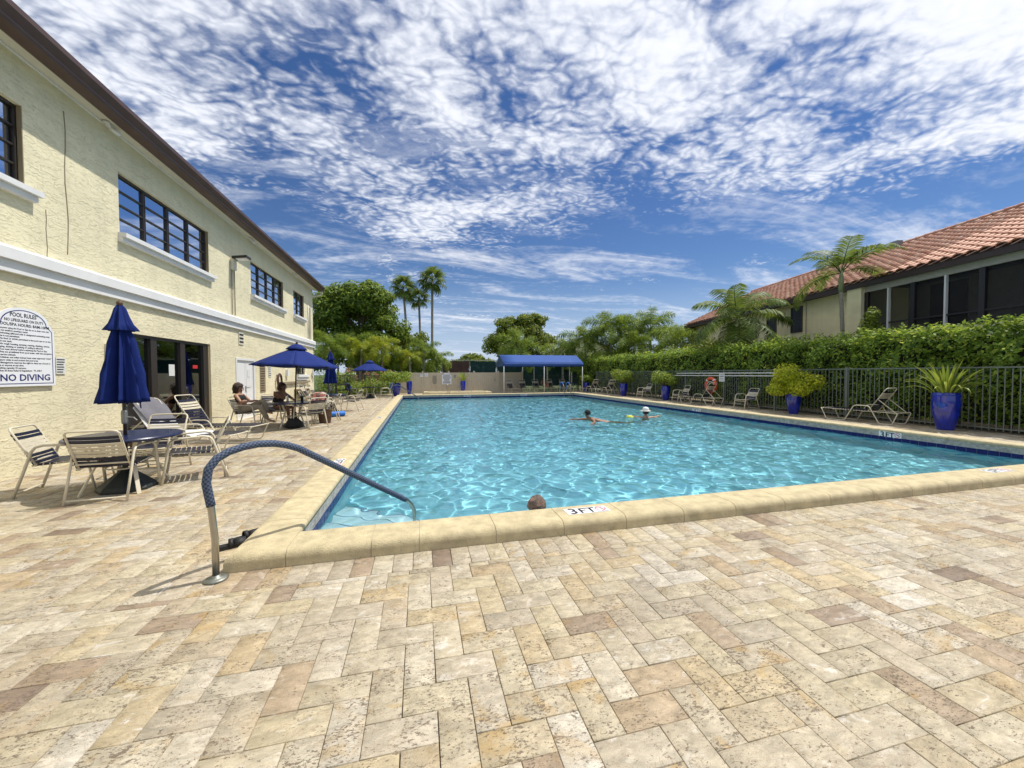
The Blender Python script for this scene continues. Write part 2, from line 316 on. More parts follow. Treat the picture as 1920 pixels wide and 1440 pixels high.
mat('ground_grass', (.07, .10, .03), .95, var=.4, vscale=1.5, bump=.6, bscale=30, bdist=.05)
mat('mulch', (.27, .215, .145), .95, var=.5, vscale=14, bump=.8, bscale=40, bdist=.03)
mat('tan_stone', (.30, .25, .17), .85, var=.15, bump=.4)
mat('wood_brown', (.09, .045, .022), .6, var=.3)
mat('copper_coil', (.10, .045, .03), .6)
M = MATS

# ------------------------------------------------------------------ geometry helpers
class MB:
    """collects simple shapes and links them as one mesh object"""
    def __init__(s): s.v = []; s.f = []; s.uv = {}
    def add(s, vs, fs):
        o = len(s.v); s.v.extend([tuple(p) for p in vs]); s.f.extend([tuple(i + o for i in f) for f in fs]); return s
    def box(s, c, d, rz=0.0, rot=None):
        hx, hy, hz = d[0] / 2, d[1] / 2, d[2] / 2
        m = rot if rot else Matrix.Rotation(rz, 3, 'Z')
        vs = [Vector(c) + m @ Vector((x * hx, y * hy, z * hz)) for x in (-1, 1) for y in (-1, 1) for z in (-1, 1)]
        return s.add(vs, [(0, 1, 3, 2), (4, 6, 7, 5), (0, 4, 5, 1), (2, 3, 7, 6), (0, 2, 6, 4), (1, 5, 7, 3)])
    def bar(s, a, b, w, t, up=(0, 0, 1)):
        a, b = Vector(a), Vector(b); d = (b - a); L_ = d.length; d.normalize(); u = Vector(up)
        if abs(d.dot(u)) > .98: u = Vector((1, 0, 0))
        x = d.cross(u).normalized(); z = x.cross(d)
        m = Matrix((x, d, z)).transposed()
        return s.box((a + b) / 2, (w, L_, t), rot=m)
    def tube(s, pts, r, n=8, closed=False, caps=True, uvscale=None, flat=1.0):
        P = [Vector(p) for p in pts]; k = len(P); rs = r if isinstance(r, (list, tuple)) else [r] * k
        T = []
        for i in range(k):
            a = P[i - 1] if (i > 0 or closed) else P[i]; b = P[(i + 1) % k] if (i < k - 1 or closed) else P[i]
            T.append((b - a).normalized())
        nrm = T[0].orthogonal().normalized(); rings = []; base = len(s.v); acc = 0.0
        for i in range(k):
            if i > 0:
                q = T[i - 1].rotation_difference(T[i]); nrm = (q @ nrm).normalized(); acc += (P[i] - P[i - 1]).length
            bn = T[i].cross(nrm).normalized(); ring = []
            for j in range(n):
                a = 2 * math.pi * j / n; ring.append(len(s.v)); s.v.append(tuple(P[i] + (nrm * math.cos(a) * flat + bn * math.sin(a)) * rs[i]))
            rings.append((ring, acc))
        m = k if closed else k - 1
        for i in range(m):
            (a, ua), (b, ub) = rings[i], rings[(i + 1) % k]
            for j in range(n):
                jj = (j + 1) % n; s.f.append((a[j], a[jj], b[jj], b[j]))
                if uvscale: s.uv[len(s.f) - 1] = [(j * uvscale[0] / n, ua * uvscale[1]), ((j + 1) * uvscale[0] / n, ua * uvscale[1]), ((j + 1) * uvscale[0] / n, ub * uvscale[1]), (j * uvscale[0] / n, ub * uvscale[1])]
        if caps and not closed:
            s.f.append(tuple(reversed(rings[0][0]))); s.f.append(tuple(rings[-1][0]))
        return s
    def lathe(s, prof, n=24, c=(0, 0, 0), rad=None, cap=True):
        rings = []
        for pr, pz in prof:
            ring = []
            for j in range(n):
                a = 2 * math.pi * j / n; rr = pr * (rad(a, pz) if rad else 1.0)
                ring.append(len(s.v)); s.v.append((c[0] + rr * math.cos(a), c[1] + rr * math.sin(a), c[2] + pz))
            rings.append(ring)
        for a, b in zip(rings, rings[1:]):
            for j in range(n): s.f.append((a[j], a[(j + 1) % n], b[(j + 1) % n], b[j]))
        if cap: s.f.append(tuple(reversed(rings[0]))); s.f.append(tuple(rings[-1]))
        return s
    def prism(s, poly, a, b, axis='X'):
        """poly in the plane across axis, from a to b along it"""
        def p3(u, w, t): return {'X': (t, u, w), 'Y': (u, t, w), 'Z': (u, w, t)}[axis]
        n = len(poly); vs = [p3(u, w, a) for u, w in poly] + [p3(u, w, b) for u, w in poly]
        fs = [tuple(range(n)), tuple(range(2 * n - 1, n - 1, -1))] + [(i, i + n, (i + 1) % n + n, (i + 1) % n) for i in range(n)]
        return s.add(vs, fs)
    def sweep(s, prof, path):
        """profile (u across to the left of travel, z) swept along a flat path with mitred corners"""
        k = len(path); n = len(prof); rings = []
        for i in range(k):
            p = Vector((*path[i], 0))
            d0 = (p - Vector((*path[i - 1], 0))).normalized() if i > 0 else None
            d1 = (Vector((*path[i + 1], 0)) - p).normalized() if i < k - 1 else None
            if d0 is None: d0 = d1
            if d1 is None: d1 = d0
            n0 = Vector((-d0.y, d0.x, 0)); n1 = Vector((-d1.y, d1.x, 0)); nb = (n0 + n1).normalized(); sc = 1 / max(.3, nb.dot(n0))
            ring = []
            for u, z in prof:
                q = p + nb * (u * sc); ring.append(len(s.v)); s.v.append((q.x, q.y, z))
            rings.append(ring)
        for a, b in zip(rings, rings[1:]):
            for j in range(n): s.f.append((a[j], a[(j + 1) % n], b[(j + 1) % n], b[j]))
        s.f.append(tuple(reversed(rings[0]))); s.f.append(tuple(rings[-1]))
        return s
    def mesh(s, name, m, smooth=False):
        me = bpy.data.meshes.new(name); me.from_pydata(s.v, [], s.f); me.materials.append(M[m] if isinstance(m, str) else m)
        if s.uv:
            uvl = me.uv_layers.new(name='UVMap').data
            for fi, c in s.uv.items():
                for li, q in zip(me.polygons[fi].loop_indices, c): uvl[li].uv = q
        import bmesh
        bm = bmesh.new(); bm.from_mesh(me); bmesh.ops.recalc_face_normals(bm, faces=bm.faces); bm.to_mesh(me); bm.free()
        if smooth:
            for p in me.polygons: p.use_smooth = True
        me.update(); return me
    def build(s, name, m, parent=None, smooth=False, loc=None, rz=0.0, sharp=None):
        me = s.mesh(name, m, smooth or sharp is not None)
        if sharp is not None: me.set_sharp_from_angle(angle=R(sharp))
        return obj(name, me, parent, loc, rz)

def obj(name, me, parent=None, loc=None, rz=0.0):
    o = bpy.data.objects.new(name, me); C.objects.link(o)
    if parent is not None: o.parent = parent
    if loc is not None: o.location = loc
    if rz: o.rotation_euler = (0, 0, rz)
    return o
def tag(o, label=None, cat=None, group=None, kind=None):
    if label: o['label'] = label
    if cat: o['category'] = cat
    if group: o['group'] = group
    if kind: o['kind'] = kind
    return o
def thing(name, label, cat, loc=(0, 0, 0), rz=0.0, group=None):
    o = bpy.data.objects.new(name, None); C.objects.link(o); o.location = loc; o.rotation_euler = (0, 0, rz); o.empty_display_size = .1
    return tag(o, label, cat, group)
def copy_tree(o, parent=None):
    c = o.copy(); C.objects.link(c); c.parent = parent
    for ch in o.children: copy_tree(ch, c)
    return c
def dup(root, loc, rz, label, group=None):
    c = copy_tree(root); c.location = loc; c.rotation_euler = (0, 0, rz); c['label'] = label
    if group: c['group'] = group
    return c
def structure(o): o['kind'] = 'structure'; return o
def receive(o):
    o.cycles.is_caustics_receiver = True; return o
def arrays_mesh(name, v, f, m, rnd=None, smooth=False):
    """quads or tris from numpy arrays; rnd = one random number per face"""
    v = np.asarray(v, np.float32).reshape(-1, 3); f = np.asarray(f, np.int32); k = f.shape[1]
    me = bpy.data.meshes.new(name); me.vertices.add(len(v)); me.vertices.foreach_set('co', v.ravel())
    me.loops.add(f.size); me.loops.foreach_set('vertex_index', f.ravel()); me.polygons.add(len(f)); me.polygons.foreach_set('loop_start', np.arange(0, f.size, k, dtype=np.int32))
    me.update(calc_edges=True)
    if smooth: me.polygons.foreach_set('use_smooth', np.ones(len(f), bool))
    if rnd is not None:
        rnd = np.asarray(rnd, np.float32); cols = rnd if rnd.ndim == 2 else rnd[:, None]
        for i in range(cols.shape[1]):
            a = me.attributes.new('rnd' if i == 0 else 'rnd2', 'FLOAT', 'FACE'); a.data.foreach_set('value', np.ascontiguousarray(cols[:, i]))
    me.materials.append(M[m] if isinstance(m, str) else m); return me
def text(s, size, m, parent, origin, xdir, ydir, width=None, align='CENTER', name='lettering'):
    """flat lettering as a thin mesh, its reading direction along xdir"""
    cu = bpy.data.curves.new('t', 'FONT'); cu.body = s; cu.size = size; cu.align_x = align; cu.resolution_u = 2; cu.offset = size * 0.022
    to = bpy.data.objects.new('t', cu); C.objects.link(to)
    dg = bpy.context.evaluated_depsgraph_get(); me = bpy.data.meshes.new_from_object(to.evaluated_get(dg)); bpy.data.objects.remove(to)
    me.materials.clear(); me.materials.append(M[m])
    x = Vector(xdir).normalized(); y = Vector(ydir).normalized(); z = x.cross(y)
    if width and len(me.vertices):
        xs = [v.co.x for v in me.vertices]; w = max(xs) - min(xs); k = width / w
        for v in me.vertices: v.co.x *= k
    mx = Matrix((x, y, z)).transposed()
    for v in me.vertices: v.co = Vector(origin) + mx @ v.co
    me.name = name
    return obj(name, me, parent)
def rot_local(pts, ang):
    c, s_ = math.cos(ang), math.sin(ang); return [(x * c - y * s_, x * s_ + y * c, z) for x, y, z in pts]

# ------------------------------------------------------------------ ground and deck
PX0, PX1, PY0, PY1 = -1.05, 10.95, 3.62, 25.8          # pool, inside the coping
CW = 0.40                                              # coping width
OX0, OX1, OY0, OY1 = PX0 - CW, PX1 + CW, PY0 - CW + .03, PY1 + CW
DX0, DX1, DY0, DY1 = -5.79, 13.95, -4.0, 31.0          # paved deck
def frame_sheet(name, m, outer, inner, z):
    x0, x1, y0, y1 = outer; a0, a1, b0, b1 = inner
    v = [(x0, y0, z), (x1, y0, z), (x1, y1, z), (x0, y1, z), (a0, b0, z), (a1, b0, z), (a1, b1, z), (a0, b1, z)]
    return structure(MB().add(v, [(0, 1, 5, 4), (1, 2, 6, 5), (2, 3, 7, 6), (3, 0, 4, 7)]).build(name, m))
frame_sheet('ground', 'ground_grass', (-600, 600, -300, 1200), (DX0, DX1, DY0, DY1), -0.06)
deck = frame_sheet('pool_deck', 'joint', (DX0, DX1, DY0, DY1), (OX0 + .1, OX1 - .1, OY0 + .1, OY1 - .1), -0.012)
mb = MB().add([(DX1, 3, -.03), (19.5, 3, -.03), (19.5, 31, -.03), (DX1, 31, -.03)], [(0, 1, 2, 3)])
structure(mb.build('planting_bed', 'mulch'))

def lay_pavers():
    W, L_ = .1525, .305; SB = .29
    fields = [(DX0, DX1, DY0, OY0 - SB), (DX0, OX0 - SB, OY0 - SB, DY1), (OX1, DX1, OY0 - SB, DY1), (OX0 - SB, OX1, OY1, DY1)]
    rects = []
    def clip(x0, x1, y0, y1):
        for a0, a1, b0, b1 in fields:
            X0, X1, Y0, Y1 = max(x0, a0), min(x1, a1), max(y0, b0), min(y1, b1)
            if X1 - X0 > .02 and Y1 - Y0 > .02: rects.append((X0, X1, Y0, Y1))
    ni = int((DX1 - DX0) / W) + 4; nj = int((DY1 - DY0) / W) + 4
    for i in range(-3, ni):
        for j in range(-3, nj):
            k = (i - j) % 4; x, y = DX0 + i * W + .06, DY0 + j * W + .04
            if y < -1.2 or (y > 12 and x > OX0 and y > DY1 - .1): continue
            if k == 0: clip(x, x + L_, y, y + W)
            elif k == 3: clip(x, x + W, y, y + L_)
    x = OX0 - SB                                       # soldier course round the coping
    while x < OX1: rects.append((x, min(x + W, OX1 + .1), OY0 - SB, OY0)); x += W
    y = OY0
    while y < OY1: rects.append((OX0 - SB, OX0, y, min(y + W, OY1))); y += W
    A = np.array(rects); n = len(A)
    g = .0018
    A = A + np.stack([rng.uniform(.6, 1.5, n) * g, -rng.uniform(.6, 1.5, n) * g, rng.uniform(.6, 1.5, n) * g, -rng.uniform(.6, 1.5, n) * g], 1)
    cx, cyy = (A[:, 0] + A[:, 1]) / 2, (A[:, 2] + A[:, 3]) / 2
    fw = np.array([_f.x, _f.y]); rt = np.array([_rt.x, _rt.y])
    dep = cx * fw[0] + cyy * fw[1]; lat = cx * rt[0] + cyy * rt[1]
    seen = (dep > .9) & (np.abs(lat) < dep * 1.40 + .1) & (1.5 / np.maximum(dep, .1) < 1.06)
    area = (A[:, 1] - A[:, 0]) * (A[:, 3] - A[:, 2]); size = np.where(seen, area / np.maximum(dep, .3) ** 3, 0)
    order = np.argsort(-size); single = order[:300]; rest = order[300:]
    z = rng.uniform(-.0012, .0012, n); c = .0022
    r1 = rng.uniform(0, 1, n); r2 = rng.uniform(0, 1, n)
    def verts(i, ox=0., oy=0.):
        x0, x1, y0, y1 = A[i]; x0 -= ox; x1 -= ox; y0 -= oy; y1 -= oy; t = z[i]; j = rng.uniform(-.0008, .0008, 8)
        o = [(x0 + j[0], y0 + j[1]), (x1 + j[2], y0 + j[3]), (x1 + j[4], y1 + j[5]), (x0 + j[6], y1 + j[7])]
        inn = [(o[0][0] + c, o[0][1] + c), (o[1][0] - c, o[1][1] + c), (o[2][0] - c, o[2][1] - c), (o[3][0] + c, o[3][1] - c)]
        return [(*p, t) for p in inn] + [(*p, t - .002) for p in o] + [(*p, -.03) for p in o]
    F = [(0, 1, 2, 3)] + [(4 + k, 4 + (k + 1) % 4, (k + 1) % 4, k) for k in range(4)] + [(8 + k, 8 + (k + 1) % 4, 4 + (k + 1) % 4, 4 + k) for k in range(4)]
    F = np.array(F)
    for i in single:
        v = verts(i, cx[i], cyy[i]); me = arrays_mesh('paver', v, F, 'travertine', np.tile([[r1[i], r2[i]]], (9, 1)))
        obj('paver', me, deck, (cx[i], cyy[i], 0))
    V = np.array([verts(i) for i in rest]); k = len(rest)
    Fs = (F[None] + np.arange(k)[:, None, None] * 12).reshape(-1, 4)
    o = obj('pavers_beyond', arrays_mesh('pavers_beyond', V, Fs, 'travertine', np.repeat(np.stack([r1[rest], r2[rest]], 1), 9, 0)), deck); o['kind'] = 'stuff'
lay_pavers()

# ------------------------------------------------------------------ pool: basin, steps, tiles, coping, water
WZ = -0.13
def pool():
    mb = MB(); d0, d1 = -1.05, -1.55; w = .36
    v = [(PX0, PY0, d0), (PX1, PY0, d0), (PX1, PY1, d1), (PX0, PY1, d1), (PX0, PY0, .0), (PX1, PY0, .0), (PX1, PY1, .0), (PX0, PY1, .0)]
    basin = mb.add(v, [(0, 1, 2, 3), (0, 4, 5, 1), (1, 5, 6, 2), (2, 6, 7, 3), (3, 7, 4, 0)])
    basin = receive(structure(basin.build('pool_basin', 'plaster')))
    # fan of corner steps by the near left corner
    for k, (Ls, zt) in enumerate(((1.05, -.32), (1.55, -.56), (2.05, -.80))):
        poly = [(PX0 + .002, PY0 + .002), (PX0 + Ls, PY0 + .002), (PX0 + Ls * .62, PY0 + Ls * .62), (PX0 + .002, PY0 + Ls)]
        o = receive(MB().prism(poly, -1.2, zt, 'Z').build('step', 'step_plaster', basin))
        nose = MB().tube([(*poly[1], zt + .004), (*poly[2], zt + .004), (*poly[3], zt + .002)], .008, 5)
        receive(nose.build('step_nosing', 'step_edge', basin))
    # rough band under the coping, then the row of navy tiles at the waterline
    e = .004
    for nm, (x0, y0, x1, y1) in dict(a=(PX0, PY0, PX0, PY1), b=(PX0, PY1, PX1, PY1), c=(PX1, PY1, PX1, PY0), d=(PX1, PY0, PX0, PY0)).items():
        dx, dy = (x1 - x0), (y1 - y0); ln = math.hypot(dx, dy); nx, ny = dy / ln, -dx / ln
        q = lambda t, off, z: (x0 + dx * t + nx * off, y0 + dy * t + ny * off, z)
        receive(MB().add([q(0, e, -.045), q(1, e, -.045), q(1, e, .06), q(0, e, .06)], [(0, 1, 2, 3)]).build('render_band', 'gunite', basin))
        receive(MB().add([q(0, e, -.19), q(1, e, -.19), q(1, e, -.046), q(0, e, -.046)], [(0, 1, 2, 3)]).build('grout_band', 'grout', basin))
        n = int(ln / .153); sing = []; join = MB()
        for i in range(n):
            a, b = (i * .153 + .003) / ln, (i * .153 + .150) / ln
            vv = [q(a, e + .001, -.188), q(b, e + .001, -.188), q(b, e + .001, -.048), q(a, e + .001, -.048)] + [q(a + .002 / ln, e + .008, -.186), q(b - .002 / ln, e + .008, -.186), q(b - .002 / ln, e + .008, -.050), q(a + .002 / ln, e + .008, -.050)]
            fs = [(4, 5, 6, 7), (0, 1, 5, 4), (1, 2, 6, 5), (2, 3, 7, 6), (3, 0, 4, 7)]
            if nm == 'a' and i < 44: receive(MB().add(vv, fs).build('waterline_tile', 'pool_tile', basin))
            else: join.add(vv, fs)
        o = receive(join.build('waterline_tiles_beyond', 'pool_tile', basin)); o['kind'] = 'stuff'
    # coping of cast stones, rounded on both sides
    prof = [(0, -.03), (0, .062), (.001, .074), (.006, .092), (.018, .110), (.038, .123), (.062, .129), (.08, .13), (.12, .13), (.345, .13), (.38, .124), (.40, .108), (.405, .085), (.40, .062), (.385, .05), (.36, .047), (.36, -.03)]
    mort = [(u + .007 if u < .2 else u - .007, z - (.006 if z > .05 else 0)) for u, z in prof]
    path = [(OX0, OY0), (OX1, OY0), (OX1, OY1), (OX0, OY1)]
    cop = structure(MB().sweep(mort, [(OX0 + .5, OY0), path[1], path[2], path[3], path[0], (OX0 + .495, OY0)]).build('pool_coping', 'mortar'))
    ge = .006
    def stone(pts): return MB().sweep(prof, pts).build('coping_stone', 'coping', cop, sharp=40)
    cs = .42
    # corners
    for i in range(4):
        p = Vector(path[i]); a = (Vector(path[i - 1]) - p).normalized(); b = (Vector(path[(i + 1) % 4]) - p).normalized()
        stone([tuple(p + a * (cs + .2 * (i == 2))), tuple(p), tuple(p + b * cs)])
    for i in range(4):
        p0, p1 = Vector(path[i]), Vector(path[(i + 1) % 4]); d = (p1 - p0).normalized(); ln = (p1 - p0).length
        t = cs; te = ln - (cs + .2 * ((i + 1) % 4 == 2)); first = True
        while t < te - .05:
            step = .64 * random.uniform(.97, 1.04)
            if i == 0 and first: step = .63
            if i == 0 and .9 < t < 1.2: step = .385
            if t + step > te - .25: step = te - t
            stone([tuple(p0 + d * (t + ge)), tuple(p0 + d * (t + step))]); t += step; first = False
    return basin, cop
basin, coping = pool()

def water():
    nx = 480; xs = np.linspace(PX0 - .01, PX1 + .01, nx)
    ys = [PY0 - .01]; st = .022
    while ys[-1] < PY1: ys.append(ys[-1] + st); st = min(.055, .020 + .0019 * (ys[-1] - PY0))
    ys = np.array(ys); ys = PY0 - .01 + (ys - ys[0]) * (PY1 - PY0 + .02) / (ys[-1] - ys[0]); ny = len(ys)
    X, Y = np.meshgrid(xs, ys); Z = np.zeros_like(X); g = np.random.default_rng(3)
    far = np.clip((Y - 6.0) / 9.0, 0, 1)
    for l, n, a, ff in ((.95, 8, .0026, 0), (.46, 13, .0020, 0), (.30, 16, .00135, 0), (.21, 14, .00042, .4), (.15, 14, .00010, 1), (.12, 10, .00003, 1)):
        for _ in range(n):
            th = g.uniform(0, 2 * math.pi); ll = l * g.uniform(.78, 1.28); A = a * g.uniform(.6, 1.3); k = 2 * math.pi / ll
            Z += A * (1 + far * ff * 3.0) * np.sin(k * math.cos(th) * X + k * math.sin(th) * Y + g.uniform(0, 6.28))
    # calmer by the near left corner, more stirred toward the swimmers
    amp = .95 + .15 / (1 + np.exp(-(np.hypot(X - PX0, (Y - PY0)) - 5.5) / 1.5))
    edge = np.minimum(np.minimum(X - PX0, PX1 - X), np.minimum(Y - PY0, PY1 - Y)); amp = amp * np.clip(.5 + edge * 1.2, .5, 1)
    Z = Z * amp + WZ
    i = np.arange((nx - 1) * (ny - 1)); a = (i // (nx - 1)) * nx + i % (nx - 1)
    me = arrays_mesh('pool_water', np.stack([X, Y, Z], -1), np.stack([a, a + 1, a + nx + 1, a + nx], -1), water_mat(), smooth=True)
    o = structure(obj('pool_water', me)); o.cycles.is_caustics_caster = True
    return o
def water_mat():
    m = bpy.data.materials.new('water'); m.use_nodes = True; N = m.node_tree.nodes; N.clear()
    g = N.new('ShaderNodeBsdfGlass'); g.inputs['IOR'].default_value = 1.333; g.inputs['Roughness'].default_value = 0.0; g.inputs['Color'].default_value = (.90, .985, 1.0, 1)
    o = N.new('ShaderNodeOutputMaterial'); m.node_tree.links.new(g.outputs[0], o.inputs[0]); return m
water()

# depth markers set in the coping
def depth_marker(name, label, pos, xdir, ydir, faded=False):
    t = thing(name, label, 'depth marker', pos)
    x, y = Vector(xdir), Vector(ydir); z = x.cross(y)
    def slab(w, h, off, nm, m, dz):
        c = x * off; vs = [c + x * (sx * w / 2) + y * (sy * h / 2) + z * dz for sx, sy in ((-1, -1), (1, -1), (1, 1), (-1, 1))]
        vs += [p - z * .004 for p in vs]
        return MB().add(vs, [(0, 1, 2, 3), (4, 7, 6, 5), (0, 4, 5, 1), (1, 5, 6, 2), (2, 6, 7, 3), (3, 7, 4, 0)]).build(nm, m, t)
    for k in range(3): slab(.148, .148, -.15 + .15 * k, 'marker_tile', 'sign_white', .0035)
    text('3', .19, 'ink', t, x * -.15 - y * .066 + z * .0042, x, y)
    text('FT', .17, 'ink', t, x * 0 - y * .060 + z * .0042, x, y)
    ring = MB(); n = 24
    for i in range(n):
        a0, a1 = 2 * math.pi * i / n, 2 * math.pi * (i + 1) / n
        ring.add([x * (.15 + r_ * math.cos(a)) + y * (.012 + r_ * math.sin(a)) + z * .0043 for r_, a in ((.045, a0), (.056, a0), (.056, a1), (.045, a1))], [(0, 1, 2, 3)])
    ring.add([x * (.15 + a) + y * (.012 + b) + z * .0045 for a, b in ((-.036, .030), (-.030, .036), (.036, -.030), (.030, -.036))], [(0, 1, 2, 3)])
    ring.build('no_diving_ring', 'red_ink', t)
    fig = MB().add([x * (.15 + a) + y * (.012 + b) + z * .0044 for a, b in ((-.03, .012), (.012, .022), (.03, -.012), (.02, -.016), (.006, .006), (-.03, .002))], [(0, 1, 2, 3, 4, 5)])
    fig.build('diver_figure', 'ink', t)
    text('NO DIVING', .022, 'ink', t, x * .15 - y * .066 + z * .0042, x, y, width=.12)
    return t
depth_marker('depth_marker', '3 FT depth tiles with no-diving symbol on the near front coping', (1.62, OY0 + .215, .1305), (1, 0, 0), (0, 1, 0))
depth_marker('depth_marker', '3 FT depth tiles on front coping near the right end', (7.8, OY0 + .215, .1305), (1, 0, 0), (0, 1, 0))
depth_marker('depth_marker', '3 FT depth tiles on the left coping beside the padded handrail', (OX0 + .21, 6.35, .1305), (0, -1, 0), (1, 0, 0))
depth_marker('depth_marker', 'smaller looking depth tiles on the left coping further along', (OX0 + .21, 12.6, .1305), (0, -1, 0), (1, 0, 0))
depth_marker('depth_marker', '3 FT depth tiles on the pool face of the right coping', (PX1 + .0005 - .006, 6.6, .0), (0, -1, 0), (0, 0, 1))
depth_marker('depth_marker', 'depth tiles on right coping face below the lounger and orange lifebuoy', (PX1 - .006, 13.1, .0), (0, -1, 0), (0, 0, 1))
depth_marker('depth_marker', 'tiny depth tiles on the far coping left of the blue canopy', (3.2, PY1 - .006, .0), (1, 0, 0), (0, 0, 1))
depth_marker('depth_marker', 'tiny depth tiles on the far coping in front of the blue canopy', (7.2, PY1 - .006, .0), (1, 0, 0), (0, 0, 1))

# ------------------------------------------------------------------ clubhouse on the left
WX = -5.78                                             # wall face
def wall_holes(mb, X, y0, y1, z0, z1, holes, depth=.12):
    """wall face in the plane x = X looking to +X, with openings (y0, y1, z0, z1) and their reveals"""
    ys = sorted({y0, y1, *[h[0] for h in holes], *[h[1] for h in holes]}); zs = sorted({z0, z1, *[h[2] for h in holes], *[h[3] for h in holes]})
    for a, b in zip(ys, ys[1:]):
        for c, d in zip(zs, zs[1:]):
            if any(h[0] <= a and b <= h[1] and h[2] <= c and d <= h[3] for h in holes): continue
            mb.add([(X, a, c), (X, b, c), (X, b, d), (X, a, d)], [(0, 1, 2, 3)])
    for a, b, c, d in holes:
        for p, q in (((a, c), (b, c)), ((b, c), (b, d)), ((b, d), (a, d)), ((a, d), (a, c))):
            mb.add([(X, *p), (X, *q), (X - depth, *q), (X - depth, *p)], [(0, 1, 2, 3)])
    return mb

def clubhouse():
    t = thing('clubhouse', 'two-storey cream stucco clubhouse with brown gutter along the pool', 'building', (WX, 0, 0))
    y0, y1 = -8.0, 23.4; X = 0.0                       # local x = 0 is the wall face
    wins = [(4.05, 7.40, 4.35, 5.56, 4), (9.27, 12.58, 4.35, 5.56, 4), (15.35, 18.66, 4.37, 5.56, 4), (20.05, 21.72, 4.39, 5.56, 2)]
    slider = (9.25, 12.55, .03, 2.37); door = (14.05, 15.48, .01, 2.06); low = (20.25, 21.72, 1.50, 2.35)
    holes = [w[:4] for w in wins] + [slider, door, low]
    mb = wall_holes(MB(), X, y0, y1, -.05, 6.30, holes, .13)
    mb.add([(0, y1, -.05), (-10, y1, -.05), (-10, y1, 6.3), (0, y1, 6.3)], [(0, 1, 2, 3)])
    mb.add([(0, y0, -.05), (-10, y0, -.05), (-10, y0, 6.3), (0, y0, 6.3)], [(0, 1, 2, 3)])
    mb.add([(-10, y0, -.05), (-10, y1, -.05), (-10, y1, 6.3), (-10, y0, 6.3)], [(0, 1, 2, 3)])
    mb.build('wall', 'stucco', t)
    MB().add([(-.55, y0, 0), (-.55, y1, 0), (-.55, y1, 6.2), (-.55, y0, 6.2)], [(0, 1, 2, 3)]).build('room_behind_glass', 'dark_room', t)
    # string course in two steps
    MB().box((.035, (y0 + y1) / 2, 3.085), (.07, y1 - y0 + .06, .17)).build('lower_band', 'white_trim', t)
    MB().prism([(0, 3.172), (.13, 3.172), (.13, 3.33), (.10, 3.37), (0, 3.38)], y0 - .05, y1 + .06, 'Y').build('upper_band', 'white_trim', t)
    # eaves: soffit, frieze line, box gutter, roof edge
    MB().box((.13, (y0 + y1) / 2 + .1, 6.305), (.28, y1 - y0 + .6, .03)).build('soffit', 'soffit', t)
    MB().box((.02, (y0 + y1) / 2, 6.275), (.035, y1 - y0 + .02, .026)).build('frieze_strip', 'white_trim', t)
    MB().prism([(.26, 6.29), (.265, 6.235), (.30, 6.22), (.47, 6.235), (.50, 6.27), (.50, 6.30), (.53, 6.34), (.58, 6.40), (.58, 6.47), (.26, 6.47)], y0 - .2, y1 + .32, 'Y').build('gutter', 'gutter', t)
    MB().prism([(.56, 6.472), (.56, 6.50), (-5, 8.0), (-10.5, 6.5), (-10.5, 6.472)], y0 - .2, y1 + .3, 'Y').build('roof', 'gutter', t)
    MB().box((.40, y1 + .30, 6.20), (.10, .10, .22)).build('gutter_outlet', 'soffit', t)
    MB().tube([(.40, y1 + .30, 6.12), (.34, y1 + .26, 6.02), (.10, y1 + .10, 5.92), (.05, y1 + .05, 5.84)], .045, 8).build('gutter_elbow', 'soffit', t, smooth=True)
    # upper windows with their own panes, frames and double sills
    for a, b, c, d, n in wins:
        xg = -.10; fr = MB(); w = .045
        for z in (c + w / 2, d - w / 2): fr.box((xg, (a + b) / 2, z), (.06, b - a, w))
        for y in (a + w / 2, b - w / 2): fr.box((xg + .001, y, (c + d) / 2), (.064, w, d - c - 2 * w))
        cw = (b - a - 2 * w) / n
        for i in range(1, n):
            fr.box((xg + .004, a + w + i * cw - .018, (c + d) / 2), (.055, .03, d - c - 2 * w)); fr.box((xg + .006, a + w + i * cw + .018, (c + d) / 2), (.058, .022, d - c - 2 * w))
        rh = (d - c - 2 * w) / 4
        for j in range(1, 4): fr.box((xg - .002, (a + b) / 2, c + w + j * rh), (.05, b - a - 2 * w, .028))
        wo = fr.build('window', 'bronze_frame', t)
        for i in range(n):
            for j in range(4):
                p = MB().box((0, 0, 0), (.006, cw - .05, rh - .03)); o = p.build('pane', 'pane', wo, loc=(xg - .012, a + w + (i + .5) * cw, c + w + (j + .5) * rh))
                o.rotation_euler = (0, R(random.uniform(-.5, .5)), R(random.uniform(-.4, .4)))
        s = MB().prism([(.0, c - .002), (.14, c - .012), (.14, c - .095), (0, c - .095)], a - .05, b + .13, 'Y'); s.build('sill', 'white_trim', wo)
        MB().prism([(.0, c - .098), (.085, c - .098), (.085, c - .185), (0, c - .185)], a - .05, b + .10, 'Y').build('sill', 'white_trim', wo)
        MB().box((-.03, b - .006, (c + d) / 2), (.058, .016, d - c - .004)).build('reveal_trim', 'tan_frame', wo)
    # sliding glass door
    a, b, c, d = slider; fr = MB(); xg = -.09
    fr.box((xg, (a + b) / 2, d - .03), (.10, b - a, .06)); fr.box((xg, (a + b) / 2, c + .025), (.10, b - a, .05))
    for y, ww in ((a + .03, .06), (10.25, .20), (11.33, .20), (b - .20, .16)): fr.box((xg + .003, y, (c + d) / 2), (.09, ww, d - c - .11))
    so = fr.build('sliding_door', 'bronze_frame', t)
    MB().box((xg + .01, b - .035, (c + d) / 2), (.11, .07, d - c - .01)).build('door_jamb', 'tan_frame', so)
